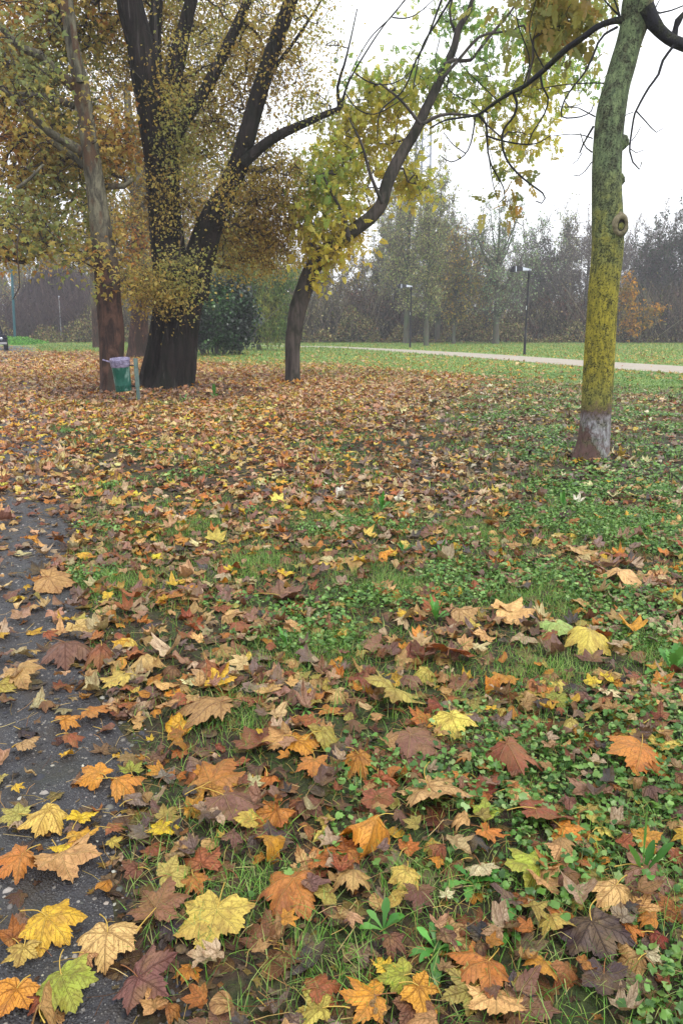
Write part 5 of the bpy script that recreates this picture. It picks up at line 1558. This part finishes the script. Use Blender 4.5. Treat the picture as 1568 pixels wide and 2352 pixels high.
def far_proto(kind, seed):
    k = KINDS[kind]
    rng = np.random.default_rng(seed)
    Dp = 80.0
    # built straight in metres round the origin, then moved
    root = empty(kind + '_tree', (0, 0, 0))
    tb = MB(); nodes = []
    h, wd = k['h'], k['w']
    lean = rng.normal(size=2) * .25
    tr = [[0, 0, -.1, k['th'] * 1.3], [lean[0] * .1, 0, .5, k['th'] * .95], [lean[0] * .5, lean[1] * .5, h * .3, k['th'] * .75], [lean[0], lean[1], h * .6, k['th'] * .45], [lean[0] * 1.3, lean[1], h * .92, .04]]
    S = tube(tb, tr, 9, .5, lump=.12, seed=seed)
    nodes.append(S[int(len(S) * k['fork']):, :3])
    nb = 9 if kind != 'broad' else 13
    for q in range(nb):
        u = rng.uniform(k['fork'], .75)
        p = S[int(u * (len(S) - 1))]
        a = q * 2.4 + rng.normal() * .4
        L = wd * .5 * rng.uniform(.6, 1.0) * (1.1 - u * .5)
        rise = L * rng.uniform(.7, 1.5)
        pts = [[p[0], p[1], p[2], p[3] * .6], [p[0] + math.cos(a) * L * .4, p[1] + math.sin(a) * L * .4, p[2] + rise * .35, p[3] * .42], [p[0] + math.cos(a) * L * .8, p[1] + math.sin(a) * L * .8, min(p[2] + rise, h * .95), .03]]
        nodes.append(tube(tb, pts, 5, .5, seed=q)[2:, :3])
    tb.build('trunk', bark_far, root)
    n = k['n']
    u = rng.normal(size=(n, 3)); u /= np.linalg.norm(u, axis=1)[:, None]; u *= rng.random((n, 1)) ** .4
    zc = h * (.58 if kind not in ('bare', 'dark') else .52); zr = h * (.44 if kind not in ('bare', 'dark') else .5)
    A = u * np.array([wd / 2, wd / 2, zr]) + np.array([lean[0] * .6, lean[1] * .6, zc])
    A *= (1 + .28 * np.sin(A[:, 0:1] * 1.9 + seed) * np.sin(A[:, 1:2] * 1.7 + A[:, 2:3] * .8))
    if kind == 'tall': A[:, :2] *= (1.15 - .6 * (A[:, 2:3] / h))
    A = A[A[:, 2] > .5]
    pos, par, cnt, idx, nL = attach(np.vstack(nodes), None, A)
    p1 = pos[idx]; p0 = pos[par[idx]]
    r1 = np.minimum(.011 * np.sqrt(cnt[idx]), .08)
    bb = MB(); segs(bb, p0, p1, r1 * 1.2, r1)
    m = len(p1) * 5
    s_ = rng.integers(0, len(p1), m)
    q0 = p0[s_] + (p1[s_] - p0[s_]) * rng.random((m, 1))
    dr = rng.normal(size=(m, 3)) * .6; dr[:, 2] = np.abs(dr[:, 2]) + .55
    dr /= np.linalg.norm(dr, axis=1)[:, None]
    q1 = q0 + dr * rng.uniform(.5, 1.4, (m, 1))
    segs(bb, q0, q1, np.full(m, .017), np.full(m, .009))
    bb.build('branch', M['twig_far'], root)
    n = len(p1) * k['per']
    s2 = rng.integers(0, m, n)
    lp = q0[s2] + (q1[s2] - q0[s2]) * rng.random((n, 1)) + rng.normal(size=(n, 3)) * .16
    Mx = rotmats(rng.uniform(0, 6.28, n), rng.normal(size=n) * .8 - .3, rng.normal(size=n) * .8)
    cc = pal(k['cols'], k['cw'], n, .16, rng)
    V, T, Qd = SHAPES[k['shape']]
    cb = MB(); scatter(cb, V, T, Qd, lp, k['leaf'] * rng.uniform(.6, 1.3, n), Mx, cc)
    cb.build('crown', M['farcrown'], root, smooth=False)
    return root
PROTO = {}
used_proto = set()
FAR = [  # kind, x, base y, top y, label
 ('tall', 932, 790, 350, 'tall slender tree with pale leaves and flaking pale trunk behind the second lamp'),
 ('tall', 1003, 788, 400, 'tall pale tree right of the slim young tree, farther from it'),
 ('tall', 905, 785, 430, 'pale tree behind and left of the tall slender tree'),
 ('tall', 978, 796, 455, 'slim young tree just right of the second lamp'),
 ('ochre', 1041, 791, 540, 'small yellowing tree midway between the two lamps'),
 ('broad', 1137, 791, 468, 'broad open-crowned green tree left of the nearest black lamp'),
 ('ochre', 1113, 787, 590, 'thin tree standing just left behind the broad green tree'),
 ('dark', 1250, 783, 540, 'ivy-trunked tree right of the nearest black lamp'),
 ('tall', 1290, 782, 500, 'grey green tree halfway between the lamp and the mossy trunk'),
 ('bare', 1335, 786, 500, 'bare dark tree touching the left side of the mossy trunk'),
 ('tall', 880, 783, 470, 'pale leaved tree above the bend of the gravel path'),
 ('ochre', 830, 782, 590, 'brownish low tree right of the leaning trunk, farther from it'),
 ('ochre', 770, 782, 600, 'thin leaved tree just right of the leaning trunk'),
 ('bare', 725, 781, 610, 'bare grey tree rising behind the leaning trunk'),
 ('dark', 1515, 785, 500, 'dark leafy tree right of the mossy trunk'),
 ('bare', 1560, 784, 490, 'bare purple tree at the right picture edge'),
 ('bare', 1475, 784, 560, 'bare bush-like tree behind the small orange tree'),
 ('bare', 1450, 783, 520, 'bare tree close against the right side of the mossy trunk'),
 ('bare', 1215, 782, 560, 'bare tree behind the nearest lamp'),
 ('broad', 1060, 781, 520, 'greenish tree behind the small yellowing tree'),
 ('bare', 1390, 782, 540, 'bare tree hidden mostly by the mossy trunk'),
 ('ochre', 660, 781, 640, 'low thin tree left of the leaning trunk behind the third lamp'),
 ('ochre', 700, 782, 560, 'olive tree filling the gap behind the leaning trunk'),
 ('dark', 1010, 780, 560, 'dark tree behind the slim young tree'),
 ('bare', 905, 780, 560, 'bare tree behind the tall slender tree'),
 ('bare', 1170, 779, 590, 'bare tree behind the broad green crown'),
 ('dark', 1605, 786, 480, 'dark tree cut by the right picture edge'),
 ('bare', 60, 776, 600, 'bare purple tree left, behind the blue green pole'),
 ('ochre', 20, 778, 560, 'yellowing tree at the left picture edge beyond the lawn'),
 ('ochre', 180, 777, 560, 'yellowing tree beyond the lawn, left of the narrow plane trunk'),
 ('tall', 110, 776, 430, 'tall tree beyond the thin grey post'),
 ('ochre', 270, 778, 480, 'tree beyond the gap between the plane trunks'),
 ('tall', 350, 779, 380, 'tall tree hidden behind the black trunk'),
 ('ochre', 440, 779, 420, 'tree rising behind the evergreen shrub'),
 ('ochre', 545, 780, 440, 'tree behind the willow'),
]
fkinds = {}
for q, (kind, x, yb, yt, lab) in enumerate(FAR):
    v = (kind, q % 2)
    if v not in PROTO:
        PROTO[v] = far_proto(kind, 40 + len(PROTO) * 3)
        o = PROTO[v]
    else:
        o = copy_tree(PROTO[v])
    p = G(x, yb)
    tp = P(x, yt, p[1])
    s = tp[2] / KINDS[kind]['h']
    o.location = p
    ws = s * random.uniform(.9, 1.1) * (1.0 if s > .8 else 1.15)
    o.scale = (ws, ws, s)
    o.rotation_euler = (0, 0, random.uniform(0, 6.28))
    tag(o, lab, 'tree', 'trees along the far edge of the lawn')
# small orange maple right of the mossy trunk
bo = G(1468, 790); Do = bo[1]
make_tree('young_maple', 'small maple with sparse orange yellow leaves right of the mossy trunk', 'tree', bo,
    [dict(pts=[(1464, 791, 3), (1472, 750, 2.5), (1478, 700, 2), (1480, 640, 1.4)], D=Do, foot=True), dict(pts=[(1474, 740, 2), (1500, 715, 1.5), (1520, 705, 1)], D=Do), dict(pts=[(1472, 750, 2), (1450, 700, 1.5), (1438, 640, 1)], D=Do)],
    [(1440, 670, Do, 20, 48, 1.2, 60), (1500, 708, Do, 35, 10, .8, 22), (1448, 745, Do, 26, 26, 1, 36), (1480, 735, Do, 26, 26, 1, 24)],
    bark_far, 'kite', .26, 12, .5, ['a8782c', 'c99434', '8f7a3a', '86703a'], [3, 4, 3, 2], leafmat=M['farcrown'], trunk_sides=6, tw=.012, seed=51, step=.5)

# thicket that closes the background: one mass nobody could count
tk = MB(); lk = MB()
rg = np.random.default_rng(61)
n = 26000
x = rg.uniform(-70, 62, n); y = rg.uniform(84, 100, n) + 4 * np.sin(x * .13)
hmod = 7.2 + 1.8 * np.sin(x * .21 + 1) + 1.1 * np.sin(x * .55) + 2.2 * sm((-x - 28) / 20)
L = hmod * rg.uniform(.25, 1.0, n) ** .8
z0 = rg.random(n) ** 2.2 * 2.5
p0 = np.stack([x, y, z0], -1)
p1 = p0 + np.stack([rg.normal(size=n) * .30 * L, rg.normal(size=n) * .2 * L, L * .60], -1)
tc = pal(['4c4434', '665c46', '2a2620', '8a806a'], [3, 3, 4, 2.5], n, .22, rg)
left = x < -28
tcl = pal(['5c4c48', '4c403e', '6c5a54', '3c3230'], [3, 3, 2, 3], n, .15, rg)
tc[left] = tcl[left]
segs(tk, p0, p1, rg.uniform(.015, .04, n), np.full(n, .012), tc)
M['tk'] = mat_col('thicket_bark', .9, .1)
nf = 42000                                   # low brush in front of it, in uneven heaps
xf = rg.uniform(-66, 60, nf); yf = rg.uniform(80.5, 86, nf)
hp_ = np.clip(1.6 + 1.3 * np.sin(xf * .45 + 1) + 1.0 * np.sin(xf * 1.1) + .7 * np.sin(xf * 2.3), .35, 4)
zf = hp_ * rg.random(nf) ** .8
cf = pal(['6a6c3c', '8c8454', 'a89a6a', '6a5440', '3c4226', '8a5a3a'], [3, 4, 2.5, 3, 3, 1], nf, .2, rg)
scatter(tk, KITE[0], None, KITE[2], np.stack([xf, yf, zf], -1), rg.uniform(.14, .30, nf), rotmats(rg.uniform(0, 6.28, nf), rg.normal(size=nf), rg.normal(size=nf)), cf)
n = 90000
s_ = rg.integers(0, len(p0), n)
lp = p0[s_] + (p1[s_] - p0[s_]) * rg.random((n, 1)) + rg.normal(size=(n, 3)) * .3
cc = pal(['5c6238', '888454', '9c9060', '5a4e3e', '363c24'], [3, 3, 3, 2.5, 3], n, .2, rg)
cq = pal(['6a3f30', '4a3230', '7a6450'], [1, 2, 1], n, .2, rg)
qm = np.sin(lp[:, 0] * .35 + np.sin(lp[:, 0] * .9)) + .5 * np.sin(lp[:, 2] * 1.3 + lp[:, 0] * .6) > .75
cc[qm] = cq[qm]
cl2 = pal(['54454a', '4a3c44', '5c4c48', '6c5c4a'], [3, 3, 3, 1], n, .16, rg)
ml = (lp[:, 0] < -28) | (lp[:, 0] > 34)
cc[ml] = cl2[ml]
scatter(tk, KITE[0], None, KITE[2], lp, rg.uniform(.16, .34, n), rotmats(rg.uniform(0, 6.28, n), rg.normal(size=n), rg.normal(size=n)), cc)
tag(tk.build('thicket', M['tk'], smooth=False), 'dense tangle of bare brown brushwood closing the far edge of the lawn', 'thicket', kind='stuff')
# curtain of hanging purple vines, left
bv = G(140, 783); Dv = bv[1]
vt = empty('vine_tree', bv); tag(vt, 'tree draped in a curtain of bare purple vines behind the thin grey post', 'tree')
vb = MB()
for q in range(5):
    xx = 88 - q * 6
    pts = []
    for (a, b, w_) in [(85, 783, 4), (72, 755, 3.4), (55 - q * 4, 720, 2.6), (40 + q * 14, 680 - q * 6, 1.8), (30 + q * 26, 640, 1)]:
        p = P(a, b, Dv + q * .4); pts.append([*p, PX(p, w_) / 2])
    tube(vb, pts, 7, .4, lump=.1, seed=q)
vb.build('trunk', M['twig_far'], vt, origin=bv)
cv = MB(); n = 7000
a = rg.uniform(-1, 1, n)
x0 = P(140, 700, Dv)[0] + a * PX(bv, 92)
tz = PX(bv, 165) * np.sqrt(np.clip(1 - (a * .85) ** 2, .1, 1)) * (1 + .06 * rg.normal(size=n))
y0 = Dv + rg.uniform(-2.5, 2.5, n)
l_ = rg.uniform(.15, .85, n)
zt = tz * rg.uniform(.3, 1.0, n) ** .6
zb = np.maximum(zt - l_ * tz * .7, .05)
q0 = np.stack([x0, y0, zt], -1); q1 = np.stack([x0 + rg.normal(size=n) * .35, y0 + rg.normal(size=n) * .2, zb], -1)
cvl = pal(['6a5854', '4c403e', '5c4c48', '3a3230', '7c6a64'], [3, 4, 3, 4, 1], n, .14, rg)
segs(cv, q0, q1, np.full(n, .025), np.full(n, .03), cvl)
cv.build('vine_curtain', M['tk'], vt, smooth=False, origin=bv)
# nettles at the wood's left edge
nb = MB(); n = 9000
x = rg.uniform(-50, -30, n); y = 76 + rg.normal(size=n) * 1.6 + 1.5 * np.sin(x * .7)
z = rg.random(n) * (.45 + .25 * np.sin(x * .9))
scatter(nb, KITE[0], None, KITE[2], np.stack([x, y, z.clip(.02)], -1), rg.uniform(.15, .3, n), rotmats(rg.uniform(0, 6.28, n), rg.normal(size=n) * .6, rg.normal(size=n) * .6), pal(['5f9a3c', '7ab04e', '4a7a30'], [3, 3, 2], n, .14, rg))
tag(nb.build('undergrowth', M['farcrown'], smooth=False), 'bright green nettles along the foot of the vines', 'undergrowth', kind='stuff')

# ------------------------------------------------------------------ bin, lamps, posts, mast, vehicle
green = mat_bark('chipped_green_paint', srgb('0f4a3e'), srgb('1a5c4c'), srgb('6f8f86'), 26, .6, .25, .003, .57, rough=.45)
greyp = mat_bark('worn_grey_green_paint', srgb('4d625e'), srgb('6f8580'), srgb('8a9a96'), 20, .3, .3, .002, .62, rough=.5)
bagm, n_, out = newmat('lilac_plastic_film'); t = NT(n_)
vn = t.noise(t.obj((1, 1, 2.0)), 15, 5, .7, 1.5)
pbs = t.pbsdf(t.mix(t.ramp(vn, .4, .6), srgb('4c4668'), srgb('c3bbdc')), .3, t.bump(vn, .8, .01), .6)
tr = t.node('ShaderNodeBsdfTranslucent'); tr.inputs[0].default_value = (.5, .45, .7, 1)
mx = t.node('ShaderNodeMixShader'); mx.inputs[0].default_value = .3
t.link(pbs, mx.inputs[1]); t.link(tr.outputs[0], mx.inputs[2]); t.link(mx.outputs[0], out.inputs[0])

bp = G(319, 922); Db = bp[1]
binr = empty('litter_bin', bp)
tag(binr, 'green metal litter bin with a lilac bag hung on a short post', 'litter bin')
def lathe(mb, c, prof, n=40, axis=None, holes=None, wob=0.0, seed=0):
    ax = np.array([0, 0, 1.0]) if axis is None else np.asarray(axis, float) / np.linalg.norm(axis)
    u = np.cross(ax, [0, 1, 0]); u /= np.linalg.norm(u); v = np.cross(ax, u)
    V = []
    for (r_, h_) in prof:
        for a_ in range(n):
            th = a_ * 2 * math.pi / n
            rr = r_ * (1 + wob * mnoise.noise(Vector((math.cos(th) * 2.5, math.sin(th) * 2.5, h_ * 14 + seed))))
            V.append(c + ax * h_ + (u * math.cos(th) + v * math.sin(th)) * rr)
    Qd = []
    for q in range(len(prof) - 1):
        for a_ in range(n):
            if holes and holes(q, a_): continue
            Qd.append([q * n + a_, q * n + (a_ + 1) % n, (q + 1) * n + (a_ + 1) % n, (q + 1) * n + a_])
    mb.add(np.array(V), Q=Qd)
ax = np.array([-.035, -.10, 1.0])
cb_ = P(285, 897, Db + .02); Rb = PX(cb_, 18.2)
hB = .66
cbb = MB()
lathe(cbb, cb_, [(0.001, .012), (Rb * .96, .01), (Rb * .99, 0), (Rb, .006), (Rb * 1.0, .05), (Rb * 1.0, .105), (Rb * 1.0, .12), (Rb * 1.015, .125), (Rb * 1.0, .13), (Rb * 1.05, .35), (Rb * 1.10, .5), (Rb * 1.12, .62), (Rb * 1.15, hB), (Rb * 1.11, hB), (Rb * 1.08, .62), (Rb * .97, .13), (Rb * .96, .02)], 72, ax, holes=lambda q, a_: (q == 4 or q == 15) and a_ % 4 in (0,))
cbb.build('bin_body', green, binr, origin=bp)
bg = MB()
lathe(bg, cb_, [(Rb * .9, .35), (Rb * 1.0, .55), (Rb * 1.10, hB + .01), (Rb * 1.20, hB + .022), (Rb * 1.24, hB + .0), (Rb * 1.20, .61), (Rb * 1.17, .56), (Rb * 1.15, .515), (Rb * 1.12, .505)], 60, ax, wob=.06, seed=3)
kp = cb_ + ax * .60 + np.array([-Rb * 1.18, -.03, 0])
tube(bg, [[*kp, .02], [*(kp + [-.05, -.01, .015]), .014], [*(kp + [-.10, -.02, .03]), .012], [*(kp + [-.145, -.02, .045]), .017]], 8, .01, lump=.3)
bg.build('bin_bag', bagm, binr, origin=bp)
def boxpath(mb, p, q, wx, wy):
    V = []
    for c in (p, q):
        for sx, sy in ((-1, -1), (1, -1), (1, 1), (-1, 1)):
            V.append([c[0] + sx * wx / 2, c[1] + sy * wy / 2, c[2]])
    mb.add(np.array(V), Q=[[0, 1, 5, 4], [1, 2, 6, 5], [2, 3, 7, 6], [3, 0, 4, 7], [4, 5, 6, 7], [3, 2, 1, 0]])
pp = MB()
p_top = P(311.5, 823, Db)
mid = bp * .62 + p_top * .38
boxpath(pp, bp + [0, 0, -.05], mid, .066, .045)
boxpath(pp, mid + [0, 0, -.035], mid + [0, 0, .02], .084, .06)
boxpath(pp, mid + [0, 0, .018], p_top, .078, .055)
pp.build('post', greyp, binr, smooth=False, origin=bp)
bk = MB()
for hh in (.53, .10):
    a_ = cb_ + ax * hh + np.array([Rb * 1.05, 0, 0]); b_ = np.array([p_top[0] - .01 + (.035 if hh < .3 else 0), bp[1], a_[2]])
    tube(bk, [[*a_, .014], [*((a_ + b_) / 2 + [0, 0, -.012]), .014], [*b_, .014]], 8, .02)
bk.build('bracket', mat_plain('black_iron', srgb('23262a'), .5, .6), binr, origin=bp)

# street lamps
blackm = mat_plain('black_paint', srgb('1c1c22'), .4, .2)
silver = mat_plain('grey_alloy', srgb('b8bcc8'), .35, .5)
whitem = mat_plain('white_sticker', srgb('d6d8da'), .5)
lensm = mat_plain('lamp_lens', srgb('6d7380'), .15, .0)
def lamp(x, yb, H, label, rz=0.0, group='black path lamps on the lawn'):
    b = G(x, yb)
    r = empty('street_lamp', b); tag(r, label, 'street lamp', group)
    m1 = MB(); tube(m1, [[0, 0, -.05, .075], [0, 0, 1.2, .075], [0, 0, 1.22, .06], [0, 0, H - .35, .055], [0, 0, H - .3, .075], [0, 0, H, .075]], 14, .4)
    m1.build('pole', blackm, r)
    m2 = MB()   # arm: tapering silver block from the pole to the head
    def wedge(mb, sections):
        V = []
        for (xx, y_, z0, z1) in sections: V += [[xx, -y_, z0], [xx, y_, z0], [xx, y_ * .85, z1], [xx, -y_ * .85, z1]]
        Qd = []
        for q in range(len(sections) - 1):
            a_ = q * 4
            for e in range(4): Qd.append([a_ + e, a_ + (e + 1) % 4, a_ + 4 + (e + 1) % 4, a_ + 4 + e])
        e = (len(sections) - 1) * 4
        Qd += [[3, 2, 1, 0], [e, e + 1, e + 2, e + 3]]
        mb.add(np.array(V), Q=Qd)
    wedge(m2, [(.10, .05, H - .06, H + .02), (-.1, .085, H - .06, H + .06), (-.42, .13, H - .07, H + .12)])
    m2.build('arm', silver, r, smooth=False)
    m3 = MB(); wedge(m3, [(-.42, .135, H - .075, H + .125), (-.7, .19, H - .11, H + .15), (-.98, .23, H - .155, H + .17), (-1.06, .20, H - .16, H + .13), (-1.10, .12, H - .15, H + .02)])
    hd = m3.build('lamp_head', blackm, r, smooth=False)
    m4 = MB(); wedge(m4, [(-.80, .205, H - .13, H + .163), (-.86, .222, H - .14, H + .171)]); m4.build('band', silver, hd, smooth=False)
    m5 = MB(); boxpath(m5, np.array([-.85, 0, H - .175]), np.array([-.85, 0, H - .14]), .30, .28); m5.build('lens', lensm, hd, smooth=False)
    m6 = MB(); boxpath(m6, np.array([-.052, -.03, H * .54]), np.array([-.052, -.03, H * .585]), .02, .06); m6.build('sticker', whitem, r, smooth=False)
    r.rotation_euler = (0, 0, rz)
    return r
lamp(1203, 817, 4.75, 'nearest black path lamp, beside the gravel path', 0.12)
lamp(941, 800, 4.75, 'second black path lamp, in front of the tall slender tree', 0.15)
lamp(663, 791, 4.75, 'third black path lamp, half hidden by the leaning trunk', 1.3)

def simple_post(name, label, cat, x0, y0, x1, y1, wpx, mat, capc=None, bandc=None):
    b = G(x0, y0); tp = P(x1, y1, b[1]); r = PX(b, wpx) / 2
    root = empty(name, b); tag(root, label, cat)
    m1 = MB(); tube(m1, [[*(b - [0, 0, .1]), r * 1.05], [*(b + [0, 0, .3]), r * 1.05], [*(b * .7 + tp * .3), r], [*tp, r * .8]], 12, .5)
    m1.build('pole', mat, root, origin=b)
    if bandc is not None:
        c0 = b * .40 + tp * .60
        m2 = MB(); tube(m2, [[*(c0 - [0, 0, .05]), r * 1.25], [*(c0 + [0, 0, .05]), r * 1.25]], 12, .1); m2.build('band', bandc, root, origin=b)
    if capc is not None:
        m3 = MB(); tube(m3, [[*tp, r * 1.3], [*(tp + [0, 0, .08]), r * 1.3]], 12, .1); m3.build('cap', capc, root, origin=b)
    return root
simple_post('lamp_pole', 'tall blue green lamp pole at the left edge beyond the path', 'pole', 36, 789, 18, 430, 5.6, mat_plain('blue_green_paint', srgb('1f5560'), .45, .2), bandc=silver)
simple_post('sign_post', 'thin pale grey post standing before the purple vines', 'post', 142, 786, 136, 682, 2.8, mat_plain('galvanised_steel', srgb('9c9c9e'), .5, .5), capc=silver)

# lattice mast far beyond the wood
bm = np.array([P(962, 700, 150)[0], 150, 0.0])
mr = empty('lattice_mast', bm); tag(mr, 'faint grey lattice mast rising behind the tall slender tree', 'mast')
mm = MB(); Hm = P(962, 262, 150)[2]
cs = [np.array([-1.9, -1.5]), np.array([1.9, -1.5]), np.array([0, 2.0])]
a0, a1 = [], []
def mp(k, u): 
    s = 1 - .35 * u
    return np.array([bm[0] + cs[k][0] * s, bm[1] + cs[k][1] * s, Hm * u])
NS = 22
for q in range(NS):
    for k in range(3):
        a0.append(mp(k, q / NS)); a1.append(mp(k, (q + 1) / NS))
        k2 = (k + 1) % 3
        a0.append(mp(k, q / NS)); a1.append(mp(k2, (q + 1) / NS))
        a0.append(mp(k, (q + 1) / NS)); a1.append(mp(k2, (q + 1) / NS))
rr = np.array([.16 if i % 3 == 0 else .07 for i in range(len(a0))])
segs(mm, np.array(a0), np.array(a1), rr, rr, sides=4)
mm.build('mast_frame', mat_plain('mast_steel', srgb('7d8290'), .6, .3), mr, smooth=False, origin=bm)
an = MB(); pt = P(940, 306, 150)
boxpath(an, pt + [0, 0, -.6], pt + [0, 0, .6], .5, .5); an.build('antenna', mat_plain('turquoise_paint', srgb('2a9aa0'), .5), mr, smooth=False, origin=bm)

# parked dark off-road vehicle, cut by the left picture edge
bc = G(-11, 806)
vr = empty('parked_car', bc); tag(vr, 'dark off-road car at the left picture edge on the path', 'car')
dkp = mat_plain('dark_blue_paint', srgb('1a1d2e'), .25, .3); rub = mat_plain('tyre_rubber', srgb('141416'), .8); gls = mat_plain('dark_glass', srgb('1c2236'), .08); chrome = mat_plain('chrome', srgb('c4c8d0'), .2, .9)
def prism(mb, prof, y0, y1, inset=0.0):
    n_ = len(prof)
    V = [[a_, y0, b_] for a_, b_ in prof] + [[a_ * (1 - inset), y1, b_] for a_, b_ in prof]
    mb.add(np.array(V), Q=[[q, (q + 1) % n_, n_ + (q + 1) % n_, n_ + q] for q in range(n_)], T=[[0, q + 1, q] for q in range(1, n_ - 1)] + [[n_, n_ + q, n_ + q + 1] for q in range(1, n_ - 1)])
bd = MB()
prism(bd, [(-.78, .42), (.78, .42), (.80, .95), (.74, 1.10), (-.74, 1.10), (-.80, .95)], .0, 4.0)
prism(bd, [(-.66, 1.10), (.66, 1.10), (.58, 1.72), (.50, 1.80), (-.50, 1.80), (-.58, 1.72)], 1.2, 3.9)
prism(bd, [(-.92, .78), (-.70, .78), (-.70, 1.0), (-.90, .98)], .05, 1.1); prism(bd, [(.70, .78), (.92, .78), (.90, .98), (.70, 1.0)], .05, 1.1)
prism(bd, [(-.92, .78), (-.70, .78), (-.70, 1.0), (-.90, .98)], 2.8, 3.9); prism(bd, [(.70, .78), (.92, .78), (.90, .98), (.70, 1.0)], 2.8, 3.9)
bd.build('body', dkp, vr, smooth=False)
wg = MB(); prism(wg, [(-.56, 1.18), (.56, 1.18), (.49, 1.66), (-.49, 1.66)], 1.17, 1.20); wg.build('windscreen', gls, vr, smooth=False)
bm_ = MB(); prism(bm_, [(-.82, .45), (.82, .45), (.82, .60), (-.82, .60)], -.12, -.01); bm_.build('bumper', chrome, vr, smooth=False)
for sx in (-.5, .5):
    hl = MB(); lathe(hl, np.array([sx, -.02, .84]), [(.001, .03), (.07, .02), (.1, 0), (.11, -.03)], 20, np.array([0, -1.0, .001])); hl.build('headlight', chrome, vr)
for sx in (-.86, .86):
    mi = MB(); prism(mi, [(sx - .08, 1.18), (sx + .08, 1.18), (sx + .08, 1.34), (sx - .08, 1.34)], 1.05, 1.12); mi.build('mirror', blackm, vr, smooth=False)
    for yy in (.55, 3.3):
        wl = MB(); sg = 1 if sx > 0 else -1
        lathe(wl, np.array([sg * .66, yy, .38]), [(.2, 0), (.36, .01), (.38, .05), (.38, .2), (.36, .24), (.22, .25)], 28, np.array([sg * 1.0, 0, .001])); wq = wl.build('wheel', rub, vr)
        rm = MB(); lathe(rm, np.array([sg * .66, yy, .38]), [(.001, .2), (.1, .22), (.2, .2), (.22, .24)], 24, np.array([sg * 1.0, 0, .001])); rm.build('rim', chrome, wq)
vr.rotation_euler = (0, 0, .44)

# ------------------------------------------------------------------ thin autumn haze
HAZE = 0.0012
if HAZE:
    me = bpy.data.meshes.new('haze')
    x0, x1, y0, y1, z0, z1 = -95, 95, -4, 160, -1.2, 27
    vs = [(a, b, c) for c in (z0, z1) for a, b in ((x0, y0), (x1, y0), (x1, y1), (x0, y1))]
    me.from_pydata(vs, [], [(3, 2, 1, 0), (4, 5, 6, 7), (0, 1, 5, 4), (1, 2, 6, 5), (2, 3, 7, 6), (3, 0, 4, 7)])
    hm = bpy.data.materials.new('autumn_haze'); hm.use_nodes = True
    hn = hm.node_tree; hn.nodes.clear()
    ho = hn.nodes.new('ShaderNodeOutputMaterial'); hv = hn.nodes.new('ShaderNodeVolumePrincipled')
    hv.inputs['Color'].default_value = (.93, .94, 1, 1); hv.inputs['Density'].default_value = HAZE
    hn.links.new(hv.outputs[0], ho.inputs['Volume'])
    me.materials.append(hm)
    hz = bpy.data.objects.new('haze', me); COL.objects.link(hz)
    tag(hz, 'thin pale autumn haze over the whole park', 'haze', kind='stuff')
print('objects', len(bpy.data.objects), 'individual leaves', n_ind)
